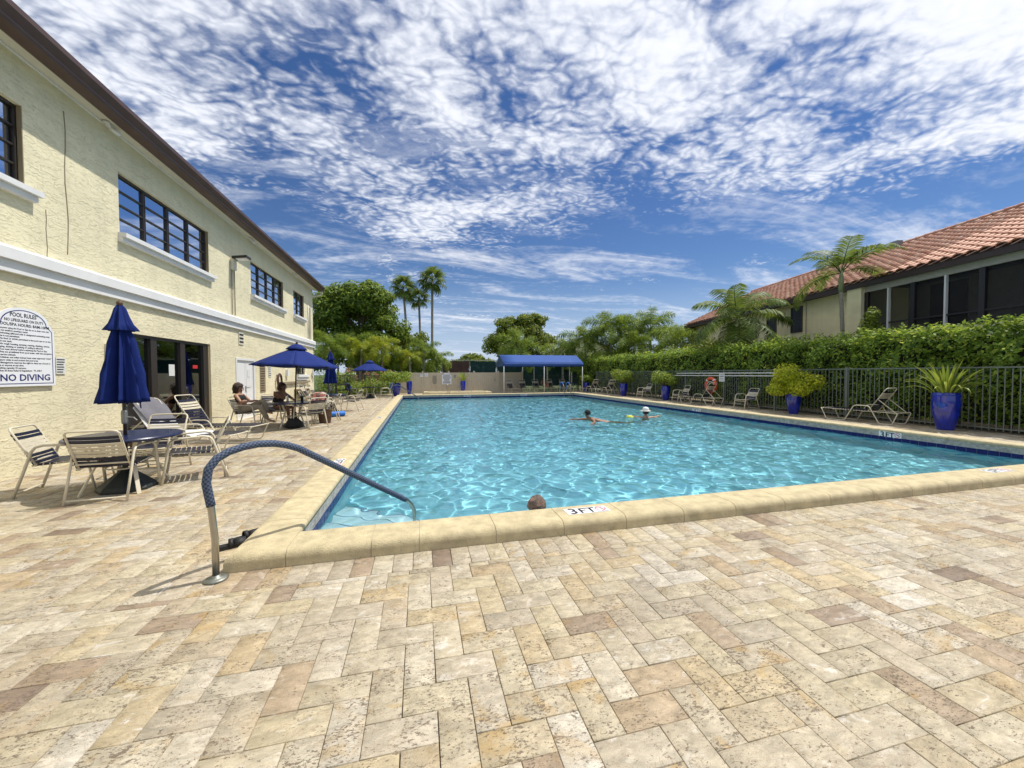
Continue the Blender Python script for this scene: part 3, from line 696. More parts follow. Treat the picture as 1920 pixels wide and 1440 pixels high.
    for p, q in ((a + .06, 10.15), (10.35, 11.23), (11.43, b - .28)): MB().box((xg - .02, (p + q) / 2, (c + d) / 2), (.008, q - p, d - c - .12)).build('pane', 'pane_door', so)
    MB().box((xg - .012, 10.98, 1.62), (.004, .22, .28)).build('notice', 'paper', so)
    MB().box((xg - .012, 11.98, 1.72), (.004, .22, .09)).build('notice', 'red_ink', so)
    # white double door
    a, b, c, d = door; do = MB().box((-.03, a + .035, (c + d) / 2), (.10, .07, d - c)).box((-.03, b - .035, (c + d) / 2), (.10, .07, d - c)).box((-.03, (a + b) / 2, d - .035), (.10, b - a - .14, .07)).build('double_door', 'white_paint', t)
    m = (a + b) / 2
    for p, q in ((a + .072, m - .004), (m + .004, b - .072)):
        lf = MB().box((-.05, (p + q) / 2, (c + d) / 2 - .035), (.045, q - p, d - c - .075)).build('door_leaf', 'white_paint', do)
        MB().box((-.024, (p + q) / 2, .50), (.012, q - p - .2, .72)).build('door_panel', 'white_paint', do)
        MB().box((-.024, (p + q) / 2, 1.48), (.012, q - p - .2, .80)).build('door_panel', 'white_paint', do)
    MB().tube([(-.02, m + .05, 1.05), (.035, m + .05, 1.05), (.045, m + .10, 1.05), (.045, m + .17, 1.04)], .012, 8).build('door_handle', 'grey_metal', do)
    MB().box((-.018, m + .05, 1.02), (.012, .05, .20)).build('handle_plate', 'grey_metal', do)
    MB().box((-.012, m + .28, 1.55), (.006, .20, .26)).build('notice', 'paper', do)
    # small low window and sills
    a, b, c, d = low; fr = MB()
    for y in (a + .03, (a + b) / 2, b - .03): fr.box((-.09, y, (c + d) / 2), (.06, .06, d - c))
    for z in (c + .03, d - .03): fr.box((-.088, (a + b) / 2, z), (.06, b - a - .12, .06))
    wo = fr.build('window', 'bronze_frame', t)
    for p, q in ((a + .06, (a + b) / 2 - .03), ((a + b) / 2 + .03, b - .06)): MB().box((-.10, (p + q) / 2, (c + d) / 2), (.006, q - p, d - c - .12)).build('pane', 'pane', wo)
    MB().prism([(0, c), (.15, c - .01), (.15, c - .12), (0, c - .12)], a - .05, b + .35, 'Y').build('sill', 'white_trim', wo)
    MB().prism([(0, c - .125), (.09, c - .125), (.09, c - .27), (0, c - .27)], a - .05, b + .30, 'Y').build('sill', 'white_trim', wo)
    MB().box((.05, 20.1, 1.14), (.10, 4.4, .09)).build('wall_ledge', 'tan_stone', t)
    # vent with three slots
    v = MB().box((.012, 14.45, 2.72), (.025, .34, .42)).build('vent', 'soffit', t)
    for k in range(3): MB().box((.028, 14.45, 2.60 + k * .12), (.012, .28, .055)).build('vent_slot', 'bronze_frame', v)
    # corner pipe
    MB().tube([(.05, 22.35, 3.4), (.05, 22.35, 5.2)], .03, 8).build('downpipe', 'soffit', t, smooth=True)
    MB().box((.04, 22.75, 4.25), (.06, .10, 1.8)).build('cable_duct', 'soffit', t)
    # hairline crack sealed in the stucco, with a loose cable
    MB().tube([(.004, 8.10 + .02 * math.sin(k * 1.3), 5.95 - k * .30) for k in range(9)], .007, 5).build('cable', 'tan_stone', t)
    MB().tube([(.004, 7.72 + .008 * math.sin(k * 2.1), 4.15 - k * .15) for k in range(6)], .0045, 5).build('cable', 'tan_stone', t)
    # floodlight on its box, with two conduits
    fl = MB().box((.05, 13.95, 5.02), (.09, .22, .34)).build('junction_box', 'soffit', t)
    MB().tube([(.03, 13.86, 4.85), (.03, 13.86, 3.42)], .014, 6).build('conduit', 'tan_stone', t); MB().tube([(.03, 14.05, 4.85), (.03, 14.05, 3.42)], .014, 6).build('conduit', 'tan_stone', t)
    MB().box((.28, 13.95, 5.25), (.42, .34, .07), rot=Euler((0, R(-8), 0)).to_matrix()).build('floodlight', 'bronze_frame', fl)
    MB().box((.31, 13.95, 5.205), (.30, .26, .02), rot=Euler((0, R(-8), 0)).to_matrix()).build('light_lens', 'white_trim', fl)
    for y in (8.98, 15.25, 20.0):
        c_ = MB().lathe([(.05, -.01), (.055, .02), (.03, .03)], 14, (.10, y - .12, 6.255)).build('camera_mount', 'white_paint', t, smooth=True)
        MB().tube([(.10, y - .12, 6.26), (.11, y, 6.22)], .035, 10).tube([(.10, y - .04, 6.22), (.17, y + .10, 6.17)], .042, 12).build('security_camera', 'white_paint', c_, smooth=True)
        MB().tube([(.165, y + .095, 6.173), (.175, y + .108, 6.168)], .034, 12).build('camera_lens', 'ink', c_)
    return t
clubhouse()

# ------------------------------------------------------------------ signs and fittings on the clubhouse wall
def pool_rules_sign():
    y0, y1, z0 = 6.80, 7.73, 1.34; yc = (y0 + y1) / 2; hw = (y1 - y0) / 2
    t = thing('pool_rules_sign', 'large white pool rules board with blue border and arched top on stucco', 'sign', (WX + .03, yc, z0))
    def outline(ins):
        w = hw - ins; pts = [(-w, ins), (w, ins), (w, .865 - ins * .4), (w - .035, .895 - ins * .4), (w - .06, .945 - ins * .6), (w - .085, .955 - ins)]
        n = 14; r0 = w - .085
        for k in range(1, n): a = math.pi * k / n; pts.append((r0 * math.cos(a), .955 - ins + (.215) * math.sin(a)))
        pts += [(-(w - .085), .955 - ins), (-(w - .06), .945 - ins * .6), (-(w - .035), .895 - ins * .4), (-w, .865 - ins * .4)]
        return pts
    MB().prism(outline(0), 0, .014, 'X').build('board', 'sign_white', t)
    a, b = outline(.035), outline(.047); n = len(a); br = MB()
    for i in range(n):
        j = (i + 1) % n; br.add([(.0152, *a[i]), (.0152, *a[j]), (.0152, *b[j]), (.0152, *b[i])], [(0, 1, 2, 3)])
    br.build('border', 'sign_navy', t)
    X, U = (0, 1, 0), (0, 0, 1)
    def ln(s, z, size, w=None, al='CENTER', y=0.0, m='ink'): text(s, size, m, t, (.0156, y, z), X, U, w, al)
    ln('POOL RULES*', 1.025, .085, .42); ln('NO LIFEGUARD ON DUTY', .955, .058, .58); ln('POOL/SPA HOURS: 8AM-10PM', .888, .060, .76)
    rules = ['1. Anyone using the Pool or Spa do so at their own risk.', 'Do not swallow pool/spa water.', '2. Swimming (allowed only in designated swimming area)', 'alone is not permitted.', '3. No food or drinks permitted in the pool, spa or on the', 'pool wet deck.', '4. No rough housing, jumping, running, climbing, canoes,', 'flipping, dunking or pushing or pulling is allowed.', '5. You must shower before entering the Pool or Spa.', '6. Pets are prohibited from pool areas, with the exception', 'of service animals.', '7. Children not toilet trained must wear approved "swim"', 'diapers while in and around the pool area.', '8. Management reserves the right to deny use of pool or', 'spa to anyone at any time.', 'Bathing capacity: 52 persons.', 'Obey all these Rules & Regulations  *FL 64E.9']
    for i, s in enumerate(rules): ln(s, .838 - i * .0385, .034, None, 'LEFT', -hw + .07)
    ln('NO DIVING', .085, .135, .74, m='sign_navy')
pool_rules_sign()
def plate(name, label, cat, y, z, w, h, m='paper', x=.012, lines=0, ink='ink', th=.01, group=None):
    t = thing(name, label, cat, (WX + x, y, z), group=group)
    MB().box((0, 0, 0), (th, w, h)).build('board', m, t)
    for k in range(lines):
        zz = h / 2 - (k + .8) * h / (lines + .6); ww = w * random.uniform(.6, .86)
        MB().box((th / 2 + .001, -(w * .86 - ww) / 2, zz), (.001, ww, h / (lines + .6) * .42)).build('print_line', ink, t)
    return t
plate('posted_notice', 'small framed paper notice right of the pool rules board', 'notice', 7.87, 1.66, .17, .27, lines=6)
t = thing('wall_cabinet', 'beige utility box on the stucco behind the folded umbrella', 'utility box', (WX, 8.95, 1.70)); MB().box((.06, 0, .05), (.12, .30, .70)).build('box', 'soffit', t); MB().box((.125, 0, .05), (.012, .26, .64)).build('cover', 'tan_frame', t)
plate('information_board', 'tall narrow framed board of rules beside the white double door', 'sign', 16.2, 1.36, .50, 1.05, 'tan_frame', lines=11)
plate('small_notice', 'small lettered notice between the tall board and hose', 'notice', 16.9, 1.62, .26, .42, 'paper', lines=5)
t = thing('garden_hose', 'brown coiled garden hose hung on the clubhouse wall', 'hose', (WX + .02, 17.75, 1.25))
for k in range(5): MB().tube([(.05 + .022 * (k % 3), (.19 + .016 * k) * math.cos(a), (.24 + .016 * k) * math.sin(a)) for a in np.linspace(0, 2 * math.pi, 28)[:-1]], .017, 6, closed=True).build('coil', 'copper_coil', t, smooth=True)
MB().box((.03, 0, .22), (.10, .22, .05)).build('hose_hook', 'grey_metal', t)
t = thing('emergency_phone', 'small white phone box on the wall left of low window', 'phone box', (WX, 18.85, 1.58)); MB().box((.05, 0, 0), (.10, .22, .30)).build('box', 'white_paint', t); MB().box((.05, .113, 0), (.08, .006, .26)).build('side_panel', 'ink', t)
t = thing('drinking_fountain', 'tan stone wall fountain with bowl below the ledge', 'fountain', (WX, 20.6, 0)); MB().prism([(0, .70), (.42, .70), (.42, .80), (0, .80)], -.72, .72, 'Y').build('slab', 'tan_stone', t); MB().lathe([(.10, .0), (.13, .2), (.20, .45), (.30, .69)], 20, (.25, -.1, 0)).build('pedestal', 'tan_stone', t, smooth=True); MB().tube([(.10, .62, .80), (.10, .62, .95)], .02, 8).build('spout', 'grey_metal', t)
t = thing('wall_ornament', 'dark metal scroll ornament near the clubhouse corner', 'ornament', (WX + .02, 23.0, 1.45))
MB().tube([(.02, .10 * math.sin(k * .8), -.35 + k * .07) for k in range(11)], .016, 6).tube([(.02, .16 * math.cos(a), .12 * math.sin(a)) for a in np.linspace(.3, 5.4, 14)], .014, 6).build('scroll', 'grey_metal', t)

# ------------------------------------------------------------------ pool furniture
def strap(mb, a, b, w, th, n):
    """vinyl strap between two points, sagging a little, wrapped over the frame tubes"""
    a, b, n = Vector(a), Vector(b), Vector(n).normalized(); d = (b - a).normalized(); u = n.cross(d).normalized()
    pts = [(0, -.012), (.02, .008), (.25, -.002), (.5, -.006), (.75, -.002), (.98, .008), (1, -.012)]
    vs = []
    for t, s in pts:
        p = a.lerp(b, t) + n * s
        for su, sn in ((-1, 1), (1, 1), (1, -1), (-1, -1)): vs.append(p + u * (su * w / 2) + n * (sn * th / 2))
    fs = []
    for i in range(len(pts) - 1):
        for j in range(4): fs.append((i * 4 + j, i * 4 + (j + 1) % 4, i * 4 + 4 + (j + 1) % 4, i * 4 + 4 + j))
    fs += [(3, 2, 1, 0), tuple(len(vs) - 4 + k for k in range(4))]
    mb.add(vs, fs); return mb

def make_chair(label):
    """strap armchair, faces +Y, origin on the floor under the seat"""
    t = thing('strap_chair', label, 'chair'); w = .285; r = .0135
    for s in (-1, 1):
        MB().tube([(s * w, .33, 0), (s * w, .29, .25), (s * w, .25, .53), (s * w, .23, .58), (s * w, .18, .615), (s * w, -.12, .63), (s * w, -.19, .61), (s * w, -.225, .56), (s * w, -.30, .30), (s * w, -.39, 0)], r, 8, flat=1.25).build('side_frame', 'cream_frame', t, smooth=True)
    MB().tube([(-w, -.375, .05), (w, -.375, .05)], .011, 6).build('floor_bar', 'cream_frame', t)
    MB().tube([(-w, .285, .34), (w, .285, .34)], .011, 6).build('front_bar', 'cream_frame', t)
    MB().tube([(-w, -.24, .44), (w, -.24, .44)], .011, 6).build('rear_bar', 'cream_frame', t)
    q = .245
    MB().tube([(-q, -.24, .38), (-q, .20, .41), (-q, .27, .405), (-q + .04, .30, .40), (q - .04, .30, .40), (q, .27, .405), (q, .20, .41), (q, -.24, .38)], .012, 8).build('seat_frame', 'cream_frame', t, smooth=True)
    B = lambda u: (-.20 - .225 * u, .37 + .485 * u)
    p = [(-q, *B(0)), (-q, *B(.5)), (-q, *B(.93)), (-q + .02, *B(.98)), (-q + .06, *B(1.0)), (q - .06, *B(1.0)), (q - .02, *B(.98)), (q, *B(.93)), (q, *B(.5)), (q, *B(0))]
    MB().tube(p, .0125, 8).build('back_frame', 'cream_frame', t, smooth=True)
    nb = Vector((0, .485, .225)).normalized()
    cols = ['n', 'n', 'n', 'c', 'c', 'c', 'c', 'n', 'n']
    for k, c in enumerate(cols):
        y, z = B(.09 + k * .0915); strap(MB(), (-q - .014, y, z), (q + .014, y, z), .039, .005, nb).build('strap', 'navy_strap' if c == 'n' else 'cream_strap', t)
    for k in range(8):
        y = -.17 + k * .058; z = .395 + k * .0022; strap(MB(), (-q - .014, y, z), (q + .014, y, z), .045, .005, (0, 0, 1)).build('strap', 'navy_strap', t)
    return t

def make_chaise(label, back=55):
    """strap chaise longue, foot end to +Y"""
    t = thing('chaise_longue', label, 'lounger'); w = .30; r = .0135
    side = [(.97, .365), (.93, .31), (.82, .05), (.78, .02), (.73, .014), (.36, .014), (.31, .02), (.28, .05), (.07, .46), (.03, .50), (-.03, .515), (-.27, .515), (-.33, .50), (-.36, .46), (-.57, .05), (-.60, .02), (-.65, .014), (-.82, .014), (-.87, .02), (-.90, .06), (-.99, .30), (-1.0, .345), (-.96, .36)]
    for s in (-1, 1): MB().tube([(s * w, y, z) for y, z in side], r, 8).build('side_frame', 'cream_frame', t, smooth=True)
    q = .265
    MB().tube([(-q, -.98, .35), (-q, .90, .36), (-q, .95, .36), (-q + .04, .97, .36), (q - .04, .97, .36), (q, .95, .36), (q, .90, .36), (q, -.98, .35)], .012, 8).build('seat_frame', 'cream_frame', t, smooth=True)
    for y in (.60, -.20, -.93): MB().tube([(-w, y, .335), (w, y, .335)], .010, 6).build('cross_bar', 'cream_frame', t)
    ca, sa = math.cos(R(back)), math.sin(R(back)); L_ = .80
    B = lambda u: (-.30 - L_ * ca * u, .37 + L_ * sa * u)
    p = [(-q + .015, *B(0)), (-q + .015, *B(.92)), (-q + .035, *B(.98)), (-q + .08, *B(1.0)), (q - .08, *B(1.0)), (q - .035, *B(.98)), (q - .015, *B(.92)), (q - .015, *B(0))]
    MB().tube(p, .0125, 8).build('back_frame', 'cream_frame', t, smooth=True)
    nb = Vector((0, sa, ca))
    for k, c in enumerate('nnnnnncccn'):
        y, z = B(.06 + k * .085); strap(MB(), (-q, y, z), (q, y, z), .047, .005, nb).build('strap', 'navy_strap' if c == 'n' else 'cream_strap', t)
    for k in range(17):
        y = -.26 + k * .071; strap(MB(), (-q - .012, y, .368), (q + .012, y, .368), .052, .005, (0, 0, 1)).build('strap', 'navy_strap', t)
    for s in (-1, 1):
        y, z = B(.52); MB().tube([(s * (q - .02), y, z), (s * (q - .02), -.93, .36)], .010, 6).build('back_strut', 'cream_frame', t)
    return t

def make_table(label, r=.57, m='navy_table'):
    t = thing('patio_table', label, 'table')
    MB().lathe([(r - .02, .672), (r, .682), (r + .004, .700), (r - .006, .714), (.035, .716), (.030, .70)], 48).build('table_top', m, t, sharp=35)
    MB().tube([(.20 * math.cos(a), .20 * math.sin(a), .30) for a in np.linspace(0, 2 * math.pi, 24)[:-1]], .010, 6, closed=True).build('brace_ring', 'cream_frame', t)
    for k in range(4):
        a = R(45 + 90 * k); c, s = math.cos(a), math.sin(a)
        MB().bar((.36 * c, .36 * s, .672), (.25 * c, .25 * s, .42), .04, .018, (c, s, 0)).bar((.25 * c, .25 * s, .43), (.44 * c, .44 * s, .0), .04, .018, (c, s, 0)).build('leg', 'cream_frame', t)
    return t

def umbrella_parts(t, base_m='green_base', top=2.46):
    MB().lathe([(.30, 0), (.30, .03), (.27, .07), (.16, .17), (.07, .25), (.045, .30), (.045, .42)], 8).build('base', base_m, t)
    MB().tube([(0, 0, .2), (0, 0, top - .05)], .019, 10).build('pole', 'dark_pole', t, smooth=True)
    MB().lathe([(.012, top - .07), (.03, top - .055), (.034, top - .03), (.022, top - .006), (.004, top)], 12).build('finial', 'wood_brown', t, smooth=True)
def make_open_umbrella(label, r=1.16, top=2.46, rim=1.74):
    t = thing('open_umbrella', label, 'umbrella'); umbrella_parts(t, top=top)
    n = 8; apex = top - .16
    def pt(k, f, u):            # panel k, f across 0..1, u from hub to rim
        a0, a1 = 2 * math.pi * k / n, 2 * math.pi * (k + 1) / n
        p0 = Vector((math.cos(a0), math.sin(a0), 0)) * r * u; p1 = Vector((math.cos(a1), math.sin(a1), 0)) * r * u
        p = p0.lerp(p1, f); sag = .05 * u * u * math.sin(math.pi * f) * (1.2 if u > .95 else 1)
        z = apex - (apex - rim) * (u ** 1.08) - sag * .2
        if u > .99: z -= .05 * (1 - abs(2 * f - 1)) * .3
        p = p * (1 - .045 * u * u * math.sin(math.pi * f))
        return (p.x, p.y, z)
    for k in range(n):
        m = MB(); nu, nf = 8, 6; vs = [pt(k, f / nf, .10 + .90 * u / nu) for u in range(nu + 1) for f in range(nf + 1)]
        fs = [(u * (nf + 1) + f, u * (nf + 1) + f + 1, (u + 1) * (nf + 1) + f + 1, (u + 1) * (nf + 1) + f) for u in range(nu) for f in range(nf)]
        o = m.add(vs, fs).build('canopy_panel', 'navy_fabric', t, smooth=True)
        md = o.modifiers.new('thick', 'SOLIDIFY'); md.thickness = .004
        a = 2 * math.pi * k / n; q = pt(k, 0, 1.0)
        MB().tube([(.03 * math.cos(a), .03 * math.sin(a), apex - .10), (q[0] * .98, q[1] * .98, q[2] - .012)], .009, 6).build('rib', 'dark_pole', t)
        MB().tube([(.03 * math.cos(a), .03 * math.sin(a), rim + .02), (q[0] * .5, q[1] * .5, (apex - .1 + q[2]) / 2 - .012)], .007, 6).build('stretcher', 'dark_pole', t)
    m = MB(); ring = 8 * n; prof = ((.05, top - .075), (.12, top - .10), (.22, top - .17), (.29, top - .235))
    m.lathe(prof, 64, cap=False, rad=lambda a, z: 1 - .05 * abs(math.sin(a * 4)) - (.04 if z < top - .2 else 0) * math.cos(a * 8))
    o = m.build('vent_flap', 'navy_fabric', t, smooth=True); o.modifiers.new('thick', 'SOLIDIFY').thickness = .004
    return t
def make_closed_umbrella(label, top=2.47, low=1.14, seed=0):
    t = thing('closed_umbrella', label, 'umbrella'); umbrella_parts(t, top=top); g = np.random.default_rng(seed); ph = g.uniform(0, 6, 6)
    def fold(dep): return lambda a, z: 1 + dep * (.95 * (1 - 2 * abs(math.sin(4 * a + ph[0] + .25 * math.sin(2.2 * z + ph[3]))) ** .8) + .32 * math.sin(5 * a + ph[1] + z) + .22 * math.sin(13 * a + ph[2] - 2 * z))
    H = top - low
    prof = [(.035, top - .12), (.055, top - .25), (.075, top - .40), (.095, top - .55), (.118, top - .75), (.142, top - .95), (.160, top - 1.12), (.175, low + .06), (.18, low), (.165, low + .01), (.09, low + .10)]
    o = MB().lathe(prof, 128, cap=False, rad=lambda a, z: fold(.60 * min(1, (top - z) / .6))(a, z)).build('folded_canopy', 'navy_fabric', t, smooth=True)
    prof = [(.025, top - .055), (.05, top - .10), (.072, top - .20), (.10, top - .30), (.145, top - .385), (.14, top - .39), (.085, top - .29)]
    MB().lathe(prof, 96, cap=False, rad=fold(.24)).build('vent_flap', 'navy_fabric', t, smooth=True)
    MB().tube([(.12, .20, low + .05), (.13, .21, low - .10)], .008, 5).build('tie_strap', 'navy_strap', t)
    MB().lathe([(.028, .86), (.034, .88), (.034, 1.02), (.028, 1.04)], 10).tube([(0, 0, .95), (.09, -.03, .94), (.12, -.03, .90)], .010, 6).build('crank', 'grey_metal', t)
    return t

HEAD = lambda deg: R(deg - 90)                          # rotation so that a chair's front points along heading deg
G_CH = 'navy and cream strap chairs on the deck'; G_LO = 'strap loungers round the pool'; G_UM = 'navy umbrellas'; G_TB = 'round navy tables'
chair = make_chair('strap chair left of the near table, its side to the wall'); chair['group'] = G_CH
chair.location = (-4.50, 6.24, 0); chair.rotation_euler = (0, 0, HEAD(14))
dup(chair, (-3.72, 5.80, 0), HEAD(95), 'strap chair at the near table with its back to the camera')
dup(chair, (-3.98, 6.98, 0), HEAD(-86), 'strap chair behind the near table, facing the camera')
dup(chair, (-3.22, 6.47, 0), HEAD(204), 'strap chair right of the near table, seen from the side')
tb = make_table('navy round table under the near folded umbrella'); tb['group'] = G_TB; tb.location = (-3.77, 6.05, 0)
cu = make_closed_umbrella('folded navy umbrella standing through the nearest table', seed=1); cu['group'] = G_UM; cu.location = (-3.77, 6.05, 0); cu.rotation_euler = (R(.4), R(-.5), .4)
lo = make_chaise('strap lounger with bare raised back in front of the sliding door', 58); lo['group'] = G_LO
lo.location = (-4.45, 9.85, 0); lo.rotation_euler = (0, 0, R(-102))
dup(lo, (-4.35, 8.55, 0), R(-99), 'strap lounger nearest the wall covered with grey and white towels')
def drape(name, label, root, m, ys, zs, w, x0=0.0, seed=0, th=.012, cat='towel'):
    """cloth laid over a profile (y, z) in the lounger's own space"""
    g = np.random.default_rng(seed); n = 14; pts = []
    ks = np.cumsum([0] + [math.hypot(ys[i + 1] - ys[i], zs[i + 1] - zs[i]) for i in range(len(ys) - 1)]); tt = np.linspace(0, ks[-1], 26)
    yy = np.interp(tt, ks, ys); zz = np.interp(tt, ks, zs); ph = g.uniform(0, 6, 4); vs = []
    for i in range(26):
        for j in range(n + 1):
            u = j / n - .5; wob = .014 * math.sin(9 * u + ph[0] + i * .21) + .010 * math.sin(17 * u + ph[1] - i * .33)
            sag = -.10 * max(0, abs(u) - .40) * 6
            vs.append((x0 + u * w * (1 + .04 * math.sin(i * .5 + ph[2])), yy[i] + wob * .6, zz[i] + wob + sag * .5))
    fs = [(i * (n + 1) + j, i * (n + 1) + j + 1, (i + 1) * (n + 1) + j + 1, (i + 1) * (n + 1) + j) for i in range(25) for j in range(n)]
    o = MB().add(vs, fs).build(name, m, None, smooth=True); o.modifiers.new('thick', 'SOLIDIFY').thickness = th; o.modifiers.new('smooth', 'SUBSURF').render_levels = 1
    o.matrix_world = root if isinstance(root, Matrix) else root.matrix_basis
    return tag(o, label, cat)
def MX(loc, rz): return Matrix.Translation(loc) @ Matrix.Rotation(rz, 4, 'Z')
m2 = MX((-4.35, 8.55, 0), R(-99))
drape('towel', 'grey towel draped over the raised back of a lounger', m2, 'grey_towel', [-.86, -.80, -.76, -.72, -.55, -.42], [.55, .95, 1.07, 1.06, .84, .62], .66, seed=4)
drape('towel', 'white towel spread down the seat below the grey towel', m2, 'white_towel', [-.70, -.40, -.28, .05, .30, .34], [.93, .55, .42, .405, .40, .33], .62, .03, seed=5)
# middle table with open umbrella, two women and their chairs
tb2 = dup(tb, (-3.55, 12.05, 0), .3, 'navy table under the large open umbrella')
ou = make_open_umbrella('large open navy umbrella over the table with two women'); ou['group'] = G_UM; ou.location = (-3.52, 12.1, 0); ou.rotation_euler = (R(-1.0), R(2.2), R(12))
dup(chair, (-4.86, 12.55, 0), HEAD(-5), 'strap chair holding the woman in khaki trousers'); dup(chair, (-4.14, 12.85, 0), HEAD(-22), 'strap chair holding the woman leaning on the table')
dup(chair, (-3.02, 11.72, 0), HEAD(140), 'empty strap chair in front of the middle table, back to the camera'); dup(chair, (-3.2, 12.85, 0), HEAD(-110), 'empty strap chair behind the middle table')
dup(chair, (-4.62, 13.75, 0), HEAD(-60), 'empty strap chair by the double door'); dup(chair, (-2.98, 13.5, 0), HEAD(200), 'empty strap chair beside the blue float')
drape('towel', 'red patterned towel hung on a chair behind the middle table', MX((-3.25, 12.9, 0), HEAD(-110)), 'patterned_towel', [-.50, -.46, -.43, -.38, -.24], [.45, .80, .94, .92, .55], .46, seed=9)
# third table, folded umbrella
dup(tb, (-3.42, 16.35, 0), .8, 'navy table under the folded umbrella in the middle distance'); c2 = dup(cu, (-3.42, 16.35, 0), 2.1, 'folded navy umbrella in the middle distance by the palms')
dup(chair, (-2.72, 16.72, 0), HEAD(168), 'strap chair nearest the pool at the third table'); dup(chair, (-4.10, 16.25, 0), HEAD(8), 'strap chair on the wall side of the third table'); dup(chair, (-3.55, 15.45, 0), HEAD(84), 'strap chair with its back to the camera at third table')
# far table
dup(ou, (-3.0, 25.2, 0), .5, 'open navy umbrella by the far fence'); dup(tb, (-3.0, 25.2, 0), .2, 'navy table under the far open umbrella')
dup(chair, (-3.95, 25.3, 0), HEAD(-12), 'far strap chair with blue towel left of the far umbrella'); dup(chair, (-2.12, 25.45, 0), HEAD(192), 'far strap chair with blue towel right of the far umbrella')
drape('towel', 'blue towel over the far left chair', MX((-3.95, 25.3, 0), HEAD(-12)), 'blue_towel', [-.50, -.46, -.43, -.38, -.24], [.50, .82, .95, .93, .58], .50, seed=19); drape('towel', 'blue towel over the far right chair', MX((-2.12, 25.45, 0), HEAD(192)), 'blue_towel', [-.50, -.46, -.43, -.38, -.24], [.50, .82, .95, .93, .58], .50, seed=21)
dup(lo, (-4.75, 19.6, 0), R(-90), 'lounger with raised back by the wall, left of two'); dup(lo, (-4.70, 20.7, 0), R(-90), 'lounger with raised back by the wall, right of two')
# right bank
dup(lo, (13.20, 8.68, 0), R(4), 'strap lounger beside the spiky plant in the blue pot')
dup(chair, (13.22, 12.95, 0), HEAD(176), 'strap chair facing the pool left of the big yellow bush'); dup(lo, (13.10, 15.45, 0), R(10), 'strap lounger under the orange lifebuoy')
dup(chair, (13.22, 17.0, 0), HEAD(172), 'strap chair left of the orange lifebuoy'); dup(chair, (13.25, 20.35, 0), HEAD(180), 'strap chair half behind a leafy pot on the right bank')
dup(lo, (13.0, 24.6, 0), R(8), 'far right lounger nearer the camera of two'); dup(lo, (13.0, 27.2, 0), R(14), 'far right lounger beside the small potted bush')
for x, y, h, l in ((7.1, 29.1, -84, 'first'), (8.15, 29.3, -92, 'second'), (9.3, 29.2, -88, 'third'), (10.5, 29.4, -95, 'fourth'), (11.7, 29.2, -86, 'fifth')):
    dup(lo, (x, y, 0), R(180 + h + 90), l + ' lounger from the left under the blue canopy', 'loungers under the blue canopy')
dup(tb, (12.6, 29.9, 0), .0, 'dark round table at the right end under the canopy')

# ------------------------------------------------------------------ rails, sandals and small things by the water
def rail(name, label, base, ang, s=1.0, cover=True):
    t = thing(name, label, 'handrail', base, ang)
    P = [(0, 0), (0, .30), (-.02, .55), (-.045, .72), (-.03, .82), (.02, .885), (.10, .925), (.20, .945), (.30, .95), (.42, .935), (.52, .905), (.62, .86), (1.0, .61), (1.4, .345), (1.74, .122), (1.86, .04), (1.92, -.02), (1.96, -.10), (1.975, -.25), (1.975, -.75)]
    pts = [Vector((x * s, 0, z * s if z > 0 else z)) for x, z in P]
    receive(MB().tube(pts, .0225, 12).build('tube', 'steel', t, smooth=True))
    if cover:
        fine = [];  Q = pts[2:16]
        for a, b in zip(Q, Q[1:]):
            n = max(2, int((b - a).length / .03)); fine += [a.lerp(b, k / n) for k in range(n)]
        receive(MB().tube(fine, .0285, 20, uvscale=(12, 66), caps=True).build('padded_cover', 'rail_cover', t, smooth=True))
    MB().lathe([(.075, 0), (.078, .008), (.06, .016), (.03, .022), (.026, .035)], 24).build('escutcheon', 'bronze_plate', t, smooth=True)
    return t
rail('handrail', 'steel handrail with blue checked cover at the near pool corner', (-1.46, 3.17, .001), R(45))
rail('handrail', 'small steel handrail at the far left pool corner', (-1.62, 24.6, .001), R(20), .86)
def sandal(t, off, rz):
    sole = [(.0, -.13), (.035, -.125), (.043, -.06), (.036, .0), (.046, .07), (.035, .125), (.0, .138), (-.035, .12), (-.042, .06), (-.03, .0), (-.036, -.06), (-.032, -.12)]
    m = Matrix.Translation(off) @ Matrix.Rotation(rz, 4, 'Z')
    for nm, h0, h1, k in (('sole', 0, .022, 1.0), ('footbed', .0225, .032, .9)):
        v = MB().prism([(a * k, b * k) for a, b in sole], h0, h1, 'Z'); v.v = [tuple(m @ Vector(p)) for p in v.v]; v.build(nm, 'black_rubber', t)
    for y, hh, w_ in ((.06, .048, .085), (-.005, .058, .03)):
        v = MB(); n = 8
        ring = [[(.048 * math.cos(math.pi * i / n), y + dy, .02 + hh * math.sin(math.pi * i / n)) for i in range(n + 1)] for dy in (-w_ / 2, w_ / 2)]
        v.add(ring[0] + ring[1], [(i, i + 1, n + 2 + i, n + 1 + i) for i in range(n)]); v.v = [tuple(m @ Vector(p)) for p in v.v]
        o = v.build('strap', 'black_rubber', t, smooth=True); o.modifiers.new('thick', 'SOLIDIFY').thickness = .006
for k, (off, rz, l) in enumerate((((-1.60, 3.74, 0), R(-62), 'black sandal nearer the handrail post'), ((-1.55, 3.90, 0), R(-50), 'black sandal nearer the coping, behind its pair'))):
    t = thing('sandal', l, 'sandal', (0, 0, 0), group='pair of black sandals'); sandal(t, off, rz)
